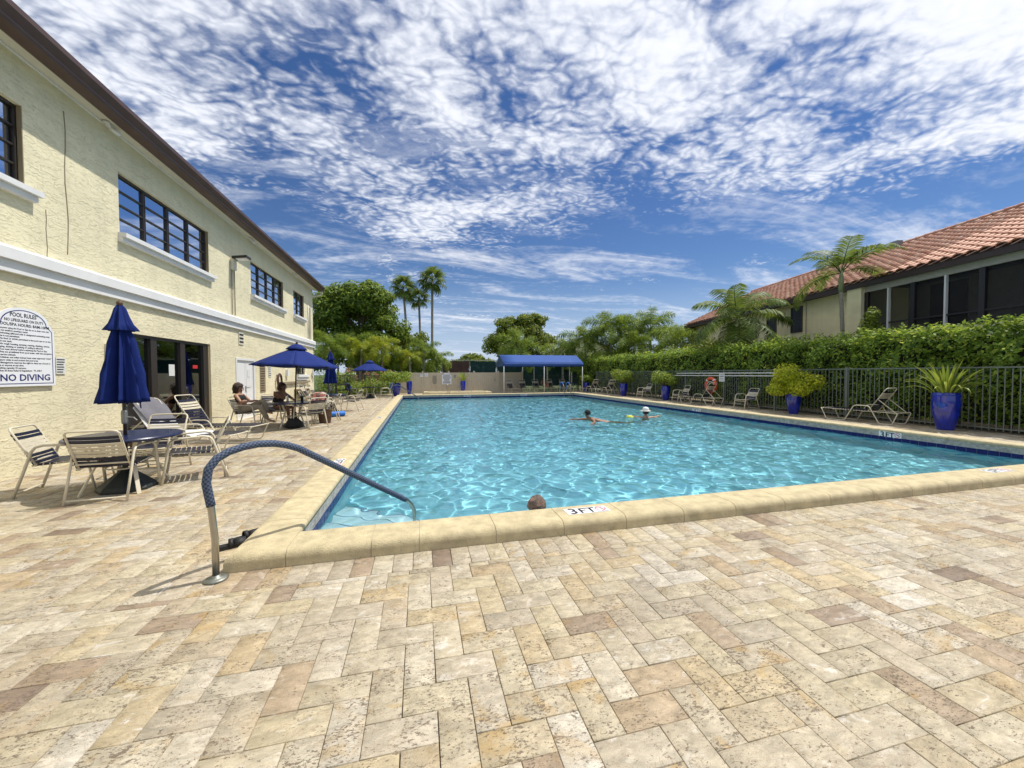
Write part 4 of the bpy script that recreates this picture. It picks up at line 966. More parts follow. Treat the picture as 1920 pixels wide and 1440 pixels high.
# ladder and pool lift in the far right corner
t = thing('pool_ladder', 'steel pool ladder with blue sleeves in the far right corner', 'ladder', (10.2, PY1, 0))
for s in (0, .5):
    receive(MB().tube([(s, .75, 0), (s, .75, .60), (s, .68, .78), (s, .50, .86), (s, .25, .84), (s, .02, .70), (s, -.12, .40), (s, -.14, -.9)], .022, 10).build('rail', 'steel', t, smooth=True))
    MB().tube([(s, .75, .30), (s, .75, .60), (s, .68, .78), (s, .50, .86), (s, .25, .84), (s, .02, .70)], .03, 10).build('sleeve', 'blue_foam', t, smooth=True)
for z in (-.25, -.5, -.75): receive(MB().box((.25, -.14, z), (.48, .08, .03)).build('rung', 'steel', t))
t = thing('pool_float', 'blue foam float lying on the deck by the middle table', 'float', (-2.98, 14.45, 0), R(28))
MB().lathe([(.0, -.42), (.075, -.41), (.095, -.37), (.095, .37), (.075, .41), (.0, .42)], 16).build('foam', 'blue_foam', t, smooth=True)
for ch in t.children: ch.rotation_euler = (0, R(90), 0); ch.location = (0, 0, .095)
t = thing('tote_bag', 'black bag on the deck beneath the middle table', 'bag', (-3.45, 11.75, 0)); MB().lathe([(.16, 0), (.20, .06), (.19, .16), (.12, .26), (.06, .28)], 14, rad=lambda a, z: 1 + .12 * math.sin(3 * a)).build('body', 'black_cloth', t, smooth=True)
MB().tube([(-.09, 0, .24), (-.06, 0, .36), (.06, 0, .36), (.09, 0, .24)], .010, 6).build('handle', 'black_cloth', t)
t = thing('tumbler', 'dark insulated cup standing on the middle table', 'cup', (-3.35, 12.25, .716)); MB().lathe([(.03, 0), (.04, .02), (.045, .15), (.04, .155)], 14).build('body', 'black_cloth', t, smooth=True); MB().lathe([(.046, .155), (.044, .175), (.01, .18)], 14).build('lid', 'grey_metal', t)
t = thing('sun_lotion', 'white lotion bottle on the middle table', 'bottle', (-3.75, 12.3, .716)); MB().lathe([(.03, 0), (.032, .12), (.015, .15), (.015, .18)], 12).build('body', 'white_cloth', t, smooth=True); MB().lathe([(.018, .18), (.018, .205)], 10).build('cap', 'blue_foam', t)
t = thing('wicker_basket', 'tan woven basket behind the empty chair at middle table', 'basket', (-2.85, 12.75, 0)); MB().lathe([(.16, 0), (.19, .20), (.20, .40), (.18, .40), (.15, .05)], 16, rad=lambda a, z: 1 + .03 * math.sin(16 * a)).build('body', 'wood_brown', t); MB().tube([(-.17, 0, .4), (-.12, 0, .55), (.12, 0, .55), (.17, 0, .4)], .012, 6).build('handle', 'tan_stone', t)
t = thing('radio', 'small black radio on the low block by the wall', 'radio', (-4.95, 7.75, .42)); MB().box((0, 0, .07), (.24, .14, .14)).build('case', 'black_rubber', t); MB().box((.0, -.072, .07), (.2, .006, .1)).build('speaker_grille', 'grey_metal', t)
t = thing('plant_stand', 'brown plant stand by the wall behind the near table', 'stand', (-4.95, 7.75, 0)); MB().box((0, 0, .40), (.32, .26, .04)).build('top', 'wood_brown', t)
for a in (-1, 1):
    for b in (-1, 1): MB().box((a * .13, b * .10, .19), (.035, .035, .38)).build('leg', 'wood_brown', t)
t = thing('rolling_cart', 'black utility cart in front of the far left fence', 'cart', (-4.55, 24.9, 0), .3)
for z in (.2, .55, .88): MB().box((0, 0, z), (.80, .5, .05)).build('shelf', 'black_rubber', t)
for a in (-1, 1):
    for b in (-1, 1): MB().box((a * .37, b * .22, .5), (.05, .05, .84)).build('post', 'black_rubber', t)
    MB().lathe([(.0, -.02), (.06, -.02), (.06, .02), (0, .02)], 12, (a * .37, -.22, .06)).build('wheel', 'grey_metal', t)

# ------------------------------------------------------------------ fences
def picket_fence(name, label, p0, p1, h, sp, m, post_every=2.44, pw=.018, joined=False):
    a, b = Vector((*p0, 0)), Vector((*p1, 0)); d = (b - a); L_ = d.length; d.normalize(); ang = math.atan2(d.y, d.x)
    t = thing(name, label, 'fence', a, ang)
    MB().box((L_ / 2, 0, h - .02), (L_, .035, .035)).build('rail', m, t); MB().box((L_ / 2, 0, .12), (L_, .03, .03)).build('rail', m, t)
    pk = MB().box((0, 0, h / 2 + .02), (pw, pw, h - .08)).mesh('picket', m); n = int(L_ / sp)
    ps = MB().box((0, 0, h / 2 + .015), (.062, .062, h + .03)).box((0, 0, h + .035), (.07, .07, .012)).mesh('post', m); k = int(L_ / post_every)
    posts = [i * L_ / k for i in range(k + 1)]
    for i in range(n + 1):
        x = i * sp
        if min(abs(x - q) for q in posts) < .05: continue
        obj('picket', pk, t, (x, random.uniform(-.001, .001), 0))
    for x in posts: obj('post', ps, t, (x, 0, 0))
    return t
FX = 13.72
picket_fence('metal_fence', 'grey-green metal picket fence along the right side in front of hedge', (FX, 4.3), (FX, 27.6), 1.64, .122, 'fence_metal')
picket_fence('metal_fence', 'dark metal picket fence beside the clubhouse corner', (-5.7, 26.6), (-1.75, 29.9), 1.46, .12, 'fence_dark')
picket_fence('metal_fence', 'dark metal picket fence behind the blue canopy', (8.35, 31.2), (FX, 31.2), 1.36, .13, 'fence_dark')
t = thing('vinyl_fence', 'beige vinyl privacy fence with posts behind the spa', 'fence', (-1.75, 30.4, 0))
VL = 10.1; nP = 5
for i in range(nP):
    x0 = i * VL / nP + .07; x1 = (i + 1) * VL / nP - .07; mb = MB(); nb = 12; w = (x1 - x0) / nb
    pn = None
    for k in range(nb):
        q = MB().box((x0 + (k + .5) * w, 0, .80), (w - .008, .03, 1.46))
        if pn is None: pn = MB().box(((x0 + x1) / 2, .002, 1.57), (x1 - x0, .05, .10)).box(((x0 + x1) / 2, .002, .09), (x1 - x0, .05, .12)).build('panel_frame', 'vinyl', t)
        q.build('board', 'vinyl', pn)
for i in range(nP + 1): MB().box((i * VL / nP, 0, .83), (.13, .13, 1.70)).prism([(i * VL / nP - .075, 1.68), (i * VL / nP + .075, 1.68), (i * VL / nP, 1.76)], -.075, .075, 'Y').build('post', 'vinyl', t)
MB().box((7.75, -.035, 1.02), (.05, .03, .14)).build('gate_latch', 'grey_metal', t)
t = thing('tennis_screen', 'tall tennis court fence with dark green windscreens behind the far deck', 'fence', (2.2, 38.0, 0))
for i in range(7):
    x = i * 2.75; MB().tube([(x, 0, 0), (x, 0, 2.9)], .035, 8).build('post', 'galv', t)
    if i < 6:
        MB().box((x + 1.375, .02, 1.50), (2.62, .012, 2.55)).build('windscreen', 'screen_brown' if i == 0 else 'screen', t)
MB().tube([(0, 0, 2.88), (16.5, 0, 2.88)], .024, 8).build('top_rail', 'galv', t)

# ------------------------------------------------------------------ foliage
def leaf_cloud(P, Nrm, size, g, asp=.55, fold=.25, up=.35):
    """diamond leaves at points P, facing roughly along Nrm"""
    n = len(P); nn = Nrm + g.normal(0, .55, (n, 3)); nn[:, 2] += up; nn /= np.linalg.norm(nn, axis=1)[:, None] + 1e-9
    tmp = g.normal(0, 1, (n, 3)); u = np.cross(nn, tmp); u /= np.linalg.norm(u, axis=1)[:, None] + 1e-9; w = np.cross(nn, u)
    s = (size * g.uniform(.6, 1.35, n))[:, None]
    a = P + u * s * .5; b = P + w * s * asp * .5 + nn * s * fold * .2; c = P - u * s * .5; d = P - w * s * asp * .5 + nn * s * fold * .2
    V = np.stack([a, b, c, d], 1).reshape(-1, 3); i = np.arange(n) * 4
    F = np.concatenate([np.stack([i, i + 1, i + 2], 1), np.stack([i, i + 2, i + 3], 1)]); r = g.uniform(0, 1, n)
    return V, F, np.concatenate([r, r])
def blob_points(blobs, n, g, shell=.35):
    """points through the outer part of a set of ellipsoids (cx, cy, cz, rx, ry, rz)"""
    B = np.array(blobs, float); vol = (B[:, 3] * B[:, 4] + B[:, 4] * B[:, 5] + B[:, 3] * B[:, 5]); idx = g.choice(len(B), n, p=vol / vol.sum()); b = B[idx]
    d = g.normal(0, 1, (n, 3)); d /= np.linalg.norm(d, axis=1)[:, None]; rad = 1 - shell * g.uniform(0, 1, n) ** 1.6
    return b[:, :3] + d * b[:, 3:] * rad[:, None], d
def crown(name, blobs, n, size, m, parent, seed, shell=.4, loc=None, up=.35, asp=.55):
    g = np.random.default_rng(seed); P, d = blob_points(blobs, n, g, shell)
    V, F, r = leaf_cloud(P, d, size, g, up=up, asp=asp); return obj(name, arrays_mesh(name, V, F, m, r), parent, loc)
def broad_tree(name, label, loc, blobs, n, size, m, seed, trunk_h, tr=.25, group=None, cat='tree'):
    t = thing(name, label, cat, loc, group=group); g = np.random.default_rng(seed + 1)
    sub = []
    for b in blobs:                                    # each lobe broken into clumps
        k = max(5, int(9 * b[3])); k = min(k, 26)
        for _ in range(k):
            d = g.normal(0, 1, 3); d /= np.linalg.norm(d); d[2] = abs(d[2]) * .9 - .25
            c = np.array(b[:3]) + d * np.array(b[3:]) * .78; s = g.uniform(.26, .46)
            sub.append((*c, b[3] * s, b[4] * s, b[5] * s * .85))
    crown('crown', sub, n, size, m, t, seed, .55)
    mb = MB(); top = max(b[2] for b in blobs)
    mb.tube([(0, 0, -.2), (.05, .03, trunk_h * .5), (0, 0, trunk_h)], [tr * 1.25, tr, tr * .85], 10)
    for b in blobs: mb.tube([(0, 0, trunk_h * .85), ((b[0]) * .45, b[1] * .45, trunk_h * .85 + (b[2] - trunk_h * .85) * .6), (b[0], b[1], b[2] + b[5] * .3)], [tr * .6, tr * .38, tr * .12], 7)
    mb.build('trunk', 'bark', t, smooth=True)
    return t
def frond_mesh(name, L_, n, leaf, m, seed, droop=.9, bushy=False, vee=.35, tip=.35, start=.18):
    """feather frond: arching rachis along +Y rising then drooping, leaflets both sides"""
    g = np.random.default_rng(seed); S = 16; ang = R(58); pts = [Vector((0, 0, 0))]; dirs = []
    for i in range(S):
        a = ang - (droop * 1.9) * (i / S) ** 1.35; d = Vector((0, math.cos(a), math.sin(a))); dirs.append(d); pts.append(pts[-1] + d * (L_ / S))
    dirs.append(dirs[-1]); mb = MB(); mb.tube(pts, [max(.004, .022 * L_ / 2 * (1 - i / (S + 1))) for i in range(S + 1)], 4)
    V = list(mb.v); F = []; rn = []
    for f in mb.f:
        if len(f) == 4: F.append(f); rn.append(.5)
    for i in range(n):
        u = start + (1 - start) * i / (n - 1); k = min(S - 1, int(u * S)); fr = u * S - k; p = pts[k].lerp(pts[k + 1], fr); d = dirs[k]
        up = Vector((1, 0, 0)).cross(d).normalized(); ll = leaf * (math.sin(math.pi * min(1, (u * .86 + .10))) ** .6) * g.uniform(.85, 1.12)
        for s in (-1, 1):
            for rep in range(2 if bushy else 1):
                if bushy: th = g.uniform(-1.25, 1.25); sd = Vector((s, 0, 0)) * math.cos(th) + up * math.sin(th); fwd = .55
                else: sd = (Vector((s, 0, 0)) * math.cos(vee) + up * math.sin(vee * g.uniform(.3, 1.3))); fwd = .50 + .5 * u
                dd = (sd + d * fwd).normalized(); w = (.032 if bushy else .038) * leaf / .5 * g.uniform(.8, 1.2); wv = d.cross(dd).cross(dd).normalized() * w * .5 if False else d * w * .55
                q1 = p + dd * ll * .55 + Vector((0, 0, -tip * ll * .12)); q2 = p + dd * ll + Vector((0, 0, -tip * ll * .55)); b = len(V)
                V += [tuple(p - wv * .6), tuple(p + wv * .6), tuple(q1 + wv), tuple(q1 - wv), tuple(q2 + wv * .12), tuple(q2 - wv * .12)]
                F += [(b, b + 1, b + 2, b + 3), (b + 3, b + 2, b + 4, b + 5)]; rr_ = g.uniform(0, 1); rn += [rr_, rr_]
    return arrays_mesh(name, V, F, m, rn)
def fan_mesh(name, r, m, seed):
    g = np.random.default_rng(seed); V = []; F = []; rn = []; mb = MB(); pet = [Vector((0, 0, 0)), Vector((0, .35 * r, .16 * r)), Vector((0, .80 * r, .18 * r))]
    mb.tube(pet, [.022, .016, .012], 4); V = list(mb.v)
    for f in mb.f:
        if len(f) == 4: F.append(f); rn.append(.3)
    c = pet[-1]; n = 26
    for i in range(n):
        a = R(-125 + 250 * i / (n - 1)); dr = Vector((math.sin(a), math.cos(a), -.10 + .12 * math.cos(a))).normalized(); sd = Vector((math.cos(a), -math.sin(a), 0)); ll = r * g.uniform(.72, .95) * (.75 + .25 * math.cos(a * .5))
        w = .043 * r; q1 = c + dr * ll * .55; q2 = c + dr * ll * .85 + Vector((0, 0, -.13 * r)); q3 = c + dr * ll * .95 + Vector((0, 0, -.40 * r * g.uniform(.6, 1.3))); b = len(V)
        V += [tuple(c), tuple(q1 - sd * w), tuple(q1 + sd * w), tuple(q2 - sd * w * .7), tuple(q2 + sd * w * .7), tuple(q3 - sd * .006), tuple(q3 + sd * .006)]
        F += [(b, b, b + 2, b + 1)] if False else []
        F += [(b + 1, b + 2, b + 4, b + 3), (b + 3, b + 4, b + 6, b + 5)]; V += [tuple(c + sd * .004)]; F += [(b, b + 7, b + 2, b + 1)]; x = g.uniform(0, 1); rn += [x] * 3
    return arrays_mesh(name, V, F, m, rn)
FR = {}
def fronds(kind):
    if kind not in FR:
        spec = dict(coconut=lambda s: frond_mesh('frond', 2.0, 44, .58, 'frond_dark', s, .80, False, .3, 1.25), royal=lambda s: frond_mesh('frond', 2.1, 46, .55, 'frond_dark', s, .85, False, .35, .7),
                    foxtail=lambda s: frond_mesh('frond', 2.05, 46, .46, 'frond_green', s, .86, True, .3, .5), areca=lambda s: frond_mesh('frond', 1.8, 46, .44, 'frond_gold', s, 1.05, True, .75, .6),
                    bright=lambda s: frond_mesh('frond', 1.9, 52, .42, 'leaf_bush', s, .95, True, .3, .5))
        FR[kind] = [fan_mesh('leaf_fan', 1.0, 'frond_dark', s) if kind == 'fan' else spec[kind](s) for s in range(4)]
    return FR[kind]
def palm(label, loc, h, kind, n, scale, seed, tr=.10, shaft=.5, lean=(0, 0), name='palm_tree', group=None, spread=(18, 118), trunk_m='palm_trunk', elev0=58):
    t = thing(name, label, 'palm', loc, group=group); g = random.Random(seed); K = 10
    pts = [(lean[0] * (k / K) ** 1.5, lean[1] * (k / K) ** 1.5, -.1 + (h + .1) * k / K) for k in range(K + 1)]
    rings = [tr * (1.35 - .45 * min(1, k / 3) - .12 * k / K) for k in range(K + 1)]
    ptf = []; rf = []
    for k in range(K):
        for s in range(3): f = s / 3; ptf.append(tuple(np.array(pts[k]) * (1 - f) + np.array(pts[k + 1]) * f)); rf.append((rings[k] * (1 - f) + rings[k + 1] * f) * (1.05 if s == 0 else .97))
    ptf.append(pts[-1]); rf.append(rings[-1]); MB().tube(ptf, rf, 9).build('trunk', trunk_m, t, smooth=True)
    top = Vector(pts[-1])
    if shaft: MB().tube([top - Vector((0, 0, .1)), top + Vector((0, 0, shaft * .5)), top + Vector((0, 0, shaft))], [tr * .95, tr * 1.05, tr * .45], 10).build('crownshaft', 'crownshaft', t, smooth=True)
    ms = fronds(kind)
    for i in range(n):
        az = i * 2.39996 + g.uniform(-.25, .25); tilt = spread[0] + (spread[1] - spread[0]) * ((i + .5) / n) + g.uniform(-8, 8)
        o = obj('frond' if kind != 'fan' else 'fan_leaf', ms[i % 4], t, top + Vector((0, 0, shaft * .85 if shaft else .05)))
        # the frond's own base rises elev0 degrees over +Y: tilt it so that it leaves the crown at (90 - tilt)
        el = (90 - tilt) - (elev0 if kind != 'fan' else 12)
        o.rotation_euler = (Matrix.Rotation(az, 3, 'Z') @ Matrix.Rotation(R(el), 3, 'X') @ Matrix.Rotation(g.uniform(-.3, .3), 3, 'Y')).to_euler(); s = scale * g.uniform(.88, 1.1); o.scale = (s, s, s)
    if kind in ('foxtail', 'areca', 'bright', 'royal'):
        MB().tube([top + Vector((0, 0, shaft)), top + Vector((g.uniform(-.1, .1), g.uniform(-.1, .1), shaft + scale * g.uniform(.9, 1.5)))], [.014, .003], 5).build('spear_leaf', 'crownshaft', t)
    return t

# the clipped hedge along the right fence
def hedge():
    t = thing('hedge', 'tall clipped green hedge with sunlit shoots behind the right fence', 'hedge', (0, 0, 0)); g = np.random.default_rng(5)
    x0, x1, y0, y1, H = 14.05, 15.45, 3.2, 32.5, 2.62
    MB().box(((x0 + x1) / 2 + .1, (y0 + y1) / 2, 1.30), (x1 - x0 - .75, y1 - y0 - .5, 2.3)).build('dark_core', 'hedge_core_shade', t)  # solid box added against see-through, its dark colour stands for inner shade
    for y in np.arange(y0 + .4, y1, .9): MB().tube([(14.6, y, 0), (14.6 + random.uniform(-.1, .1), y + random.uniform(-.15, .15), .7)], [.035, .025], 6).build('stem', 'bark', t)
    P = []; D = []
    def surf(n, f):
        p, d = f(g.uniform(0, 1, n), g.uniform(0, 1, n)); P.append(p); D.append(d)
    def lump(y, z): return .20 * np.sin(y * 2.1 + 1.3 * np.sin(z * 2.3)) * np.sin(z * 3.1 + y * .7) + .12 * np.sin(y * 5.3 + z * 4.1) + .05 * np.sin(y * 11. - z * 7.)
    def face(u, v):
        y = y0 + (y1 - y0) * u ** 1.25; z = .14 + (H - .14) * v ** .85; x = x0 + .12 - lump(y, z) + np.abs(g.normal(0, .10, len(y))); return np.stack([x, y, z], 1), np.tile([-1., 0, .15], (len(y), 1))
    def topf(u, v):
        y = y0 + (y1 - y0) * u ** 1.25; x = x0 + (x1 - x0) * v; z = H + .12 * np.sin(y * 1.7) * np.sin(x * 3 + y) + .10 * np.sin(y * 4.7 + x * 2) + g.normal(0, .07, len(y)); return np.stack([x, y, z], 1), np.tile([0., 0, 1.], (len(y), 1))
    surf(35000, face); surf(15000, topf)
    # loose shoots standing above the clipped top, and out of the face
    ns = 520; sy = y0 + (y1 - y0) * g.uniform(0, 1, ns) ** 1.25; sx = g.uniform(x0 - .05, x1, ns); hh = g.uniform(.10, .42, ns)
    for k in range(16):
        f = k / 15; p = np.stack([sx + g.normal(0, .06, ns), sy + g.normal(0, .06, ns), H - .05 + hh * f], 1); P.append(p); D.append(g.normal(0, .6, (ns, 3)) + [0, 0, .6])
    nf = 420; fy = y0 + (y1 - y0) * g.uniform(0, 1, nf) ** 1.25; fz = g.uniform(.9, H, nf)
    for k in range(10): P.append(np.stack([x0 - lump(fy, fz) - g.uniform(0, .18, nf), fy + g.normal(0, .07, nf), fz + g.normal(0, .07, nf)], 1)); D.append(np.tile([-1., 0, .5], (nf, 1)))
    P = np.concatenate(P); D = np.concatenate(D); V, F, r = leaf_cloud(P, D, .115, g, asp=.50, up=.45)
    obj('foliage', arrays_mesh('foliage', V, F, 'leaf_hedge', r), t)
hedge()
def bush(name, label, loc, blobs, n, size, m, seed, cat='shrub', group=None, flowers=None):
    t = thing(name, label, cat, loc, group=group); crown('foliage', blobs, n, size, m, t, seed, .6, up=.5)
    mb = MB()
    for b in blobs[:5]: mb.tube([(0, 0, -.05), (b[0] * .5, b[1] * .5, b[2] * .6), (b[0], b[1], b[2])], [.022, .015, .008], 5)
    mb.build('stems', 'bark', t)
    if flowers: crown('flowers', blobs, flowers, size * .8, 'flower_pink', t, seed + 7, .15, up=.3)
    return t

# ------------------------------------------------------------------ cobalt pots and their plants
def make_pot(label, h=.97, r=.235):
    t = thing('glazed_pot', label, 'pot', group='cobalt blue glazed pots')
    prof = [(r * .66, 0), (r * .70, .015)]; n = 16
    for k in range(n + 1):
        u = k / n; rad = r * (.70 + .42 * math.sin(min(1, u * 1.12) * math.pi * .56) - .10 * max(0, u - .75)); prof.append((rad + .007 * (k % 2), .03 + (h - .06) * u))
    prof += [(r * 1.06, h - .02), (r * 1.08, h), (r * 1.0, h + .006), (r * .92, h - .01), (r * .90, h - .10)]
    MB().lathe(prof, 36).build('body', 'cobalt', t, smooth=True); MB().lathe([(r * .89, h - .12), (.01, h - .09)], 24).build('soil', 'soil', t)
    return t
pot = make_pot('cobalt pot with the spiky strap-leaved plant, nearest on the right'); pot.location = (13.33, 6.85, 0)
dup(pot, (13.30, 10.95, 0), .4, 'cobalt pot under the big yellow-green bush').scale = (.86, .86, .78)
dup(pot, (13.38, 18.45, 0), .9, 'cobalt pot in the middle of the right bank').scale = (.92, .92, .82)
dup(pot, (13.30, 22.8, 0), 1.5, 'cobalt pot beyond the two right loungers').scale = (.98, .98, .86)
dup(pot, (13.3, 28.6, 0), 2.2, 'smallest cobalt pot near the canopy corner').scale = (.85, .85, .8)
dup(pot, (-1.55, 27.4, 0), 2.6, 'wide cobalt pot beside the far handrail').scale = (1.15, 1.15, .92)
dup(pot, (-.72, 29.2, 0), 3.0, 'tall cobalt pot in front of the beige fence, left one').scale = (.80, .80, 1.02)
dup(pot, (3.35, 29.9, 0), 3.4, 'tall cobalt pot in front of the beige fence, right of the signs').scale = (.78, .78, .98)
def strap_plant(label, loc, n, L_, seed, up=1.0, name='strap_leaf_plant', w=.05):
    t = thing(name, label, 'plant', loc); g = random.Random(seed)
    for i in range(n):
        az = i * 2.39996; lv = i / n; e0 = R(86 - 34 * lv * up + g.uniform(-7, 7)); dr = (.35 + 2.1 * lv ** 2.2) * g.uniform(.6, 1.3); ll = L_ * g.uniform(.75, 1.1)
        p = Vector((math.cos(az) * .05 * (1 + 2 * lv), math.sin(az) * .05 * (1 + 2 * lv), 0)); S = 8; vs = []; a = e0; sd = Vector((-math.sin(az), math.cos(az), 0))
        for k in range(S + 1):
            u = k / S; ww = w * (.55 + 1.2 * u) * (1 - u ** 2.5) ** .8 + .002; nrm = Vector((-math.cos(az) * math.sin(a), -math.sin(az) * math.sin(a), math.cos(a)))
            vs += [p - sd * ww * .5 + nrm * .006, p - nrm * .004, p + sd * ww * .5 + nrm * .006]
            p = p + Vector((math.cos(az) * math.cos(a), math.sin(az) * math.cos(a), math.sin(a))) * (ll / S); a -= dr / S * (.4 + 1.6 * u)
        fs = [(k * 3 + j, k * 3 + j + 1, k * 3 + j + 4, k * 3 + j + 3) for k in range(S) for j in (0, 1)]
        obj('leaf', arrays_mesh('leaf', np.array([tuple(q) for q in vs]), np.array(fs), 'blade', np.full(len(fs), g.random()), True), t)
    return t
strap_plant('bright green spiky plant with long strap leaves in the nearest pot', (13.33, 6.85, .84), 64, .92, 3, .85)
strap_plant('small upright spiky plant in the far left tall pot', (-.72, 29.2, .85), 22, .55, 5, .55, w=.04)
strap_plant('upright spiky plant in the far tall pot by the signs', (3.35, 29.9, .85), 30, .85, 6, .35, w=.045)
B8 = lambda r, h, k, s: [((r * .62) * math.cos(a + s), (r * .62) * math.sin(a + s), h * (.40 + .38 * ((i * 7) % 5) / 4), r * .52, r * .52, h * .30) for i, a in enumerate(np.linspace(0, 2 * math.pi, k + 1)[:-1])] + [(0, 0, h * .65, r * .6, r * .6, h * .36)]
bush('potted_bush', 'big yellow-green croton bush spilling over its blue pot', (13.30, 10.95, .66), [(.0, -.28, .50, .46, .42, .40), (.05, .36, .62, .46, .44, .42), (-.25, .05, .82, .44, .42, .40), (-.30, -.45, .28, .40, .38, .28), (.15, .70, .42, .34, .30, .30), (-.35, .30, .22, .42, .40, .25), (.1, -.68, .52, .32, .28, .30)], 5200, .08, 'leaf_croton', 31)
bush('potted_bush', 'round light green bush in the middle right pot', (13.38, 18.45, .74), B8(.72, .85, 7, .3), 3000, .09, 'leaf_bush', 32)
bush('potted_bush', 'light green bush over the pot beyond the loungers', (13.30, 22.8, .78), B8(.80, .95, 7, 1.1), 3000, .095, 'leaf_bush', 33)
bush('potted_bush', 'small dark green bush in the pot near the canopy', (13.3, 28.6, .72), B8(.5, .65, 6, .5), 1500, .09, 'leaf_hedge', 34)
bush('potted_bush', 'wide leafy bush in the pot by the far handrail', (-1.55, 27.4, .82), B8(1.0, .85, 8, .8), 2600, .12, 'leaf_bush', 35)
bush('garden_shrub', 'leafy shrub bed in front of the dark far fence', (-3.5, 27.7, 0), [(-.7, -.5, .5, .7, .6, .55), (.2, .1, .65, .8, .6, .6), (1.1, .7, .55, .7, .6, .5), (-1.4, -1.1, .4, .5, .5, .4)], 4200, .11, 'leaf_bush', 36)
bush('flowering_shrub', 'red and pink leaved shrub behind the far umbrella', (-2.9, 29.9, 0), [(-.6, 0, 1.2, .7, .6, .5), (.4, .2, 1.4, .8, .6, .5), (-1.9, -.8, 1.2, .5, .5, .8)], 2200, .13, 'leaf_hedge', 37, flowers=900)
bush('garden_shrub', 'bright shrub at the clubhouse corner behind the fence', (-6.1, 28.3, 0), [(0, 0, .9, .9, .8, .9), (.7, .4, 1.2, .7, .7, .6)], 2200, .12, 'leaf_bush', 38)

# ------------------------------------------------------------------ trees and palms
broad_tree('ficus_tree', 'big dense dark green tree behind the clubhouse end', (-5.2, 36.5, 0), [(0, 0, 7.0, 3.2, 2.8, 2.9), (-2.3, .3, 5.4, 2.3, 2.2, 2.3), (2.5, -.2, 5.6, 2.0, 2.0, 2.3), (.8, -.6, 8.3, 2.3, 2.1, 2.0), (-1.6, 0, 7.9, 2.2, 2, 2.1), (0, -.8, 4.2, 3.0, 2.2, 2.0)], 40000, .27, 'leaf_ficus', 41, 3.2, .4)
broad_tree('garden_tree', 'smaller light green tree right of the big dark tree', (-.6, 39.0, 0), [(0, 0, 4.6, 1.7, 1.6, 1.8), (1.2, 0, 3.4, 1.4, 1.4, 1.3), (-1.2, 0, 3.4, 1.4, 1.4, 1.4)], 7000, .22, 'leaf_tree', 42, 2.0, .18)
broad_tree('shade_tree', 'wide rounded tree behind the blue canopy', (14.0, 52.5, 0), [(0, 0, 7.2, 3.4, 3, 2.6), (-3.0, 0, 5.6, 2.6, 2.4, 2.4), (3.2, 0, 6.0, 2.7, 2.4, 2.3), (1.6, 0, 8.9, 2.3, 2.2, 1.7), (-1.5, -.4, 8.4, 2.2, 2.0, 1.6), (3.4, 0, 9.3, 1.1, 1.1, .9), (-.4, -1.2, 4.4, 3.4, 2.0, 1.8)], 22000, .34, 'leaf_tree', 43, 3.5, .4)
broad_tree('distant_tree', 'small rounded tree on the horizon left of the canopy', (10.6, 76, 0), [(0, 0, 3.9, 3.2, 3, 2.2), (-3, 0, 3.1, 2.2, 2, 1.7), (2.8, 0, 3.3, 2.4, 2, 1.7)], 5000, .5, 'leaf_tree', 44, 1.8, .3)
broad_tree('distant_tree', 'low tree clump on the horizon behind the tall palms', (3.2, 66, 0), [(0, 0, 2.8, 2.6, 2, 1.8), (-3.2, 0, 2.3, 2.2, 2, 1.4), (2.8, 0, 2.2, 1.8, 2, 1.3)], 4000, .45, 'leaf_tree', 45, 1.3, .25)
broad_tree('garden_tree', 'dark shrubby tree behind the hedge below the fanned palm', (18.4, 21.0, 0), [(0, 0, 2.9, 1.5, 1.5, 1.3), (-1.0, 1.6, 2.6, 1.3, 1.5, 1.2), (.6, -1.8, 2.6, 1.2, 1.2, 1.1)], 7000, .13, 'leaf_tree', 46, 1.6, .12)
broad_tree('garden_tree', 'dark tree mass behind the right palm group', (20.5, 35.0, 0), [(0, 0, 3.0, 2.4, 2.0, 1.6), (-3.2, 1, 2.6, 2.2, 2, 1.5), (-6.0, 2, 2.3, 1.8, 1.8, 1.3)], 8000, .22, 'leaf_ficus', 47, 1.8, .2)
bush('garden_shrub', 'light leafy sapling against the corner of the lanai', (16.35, 10.55, 0), [(0, 0, 2.6, .42, .45, .5), (.1, .1, 3.2, .36, .36, .42), (-.05, -.1, 3.65, .24, .24, .28), (0, .4, 2.4, .4, .4, .4)], 2400, .10, 'leaf_bush', 49)
bush('garden_shrub', 'dark leafy shrub rising over the hedge by the small window', (16.6, 14.2, 0), [(0, 0, 2.7, .6, .7, .6), (.2, .7, 2.9, .5, .5, .5)], 2000, .10, 'leaf_hedge', 50)
broad_tree('garden_tree', 'dark leafy mass low behind the far left palms', (-7.6, 39.5, 0), [(0, 0, 2.6, 2.6, 2, 2.2), (2.6, .3, 2.2, 2.2, 2, 2.0), (-2.6, 0, 2.6, 2.4, 2, 2.2)], 9000, .24, 'leaf_ficus', 51, 1.4, .2)
broad_tree('garden_tree', 'dark leafy mass low behind the golden palms', (-2.2, 41.0, 0), [(0, 0, 2.3, 2.4, 2, 2.0), (2.4, .3, 2.0, 2.0, 2, 1.8), (-1.8, 0, 2.2, 2.0, 2, 2.0)], 8000, .24, 'leaf_ficus', 52, 1.2, .2)
G_FAN = 'three tall slender fan palms'
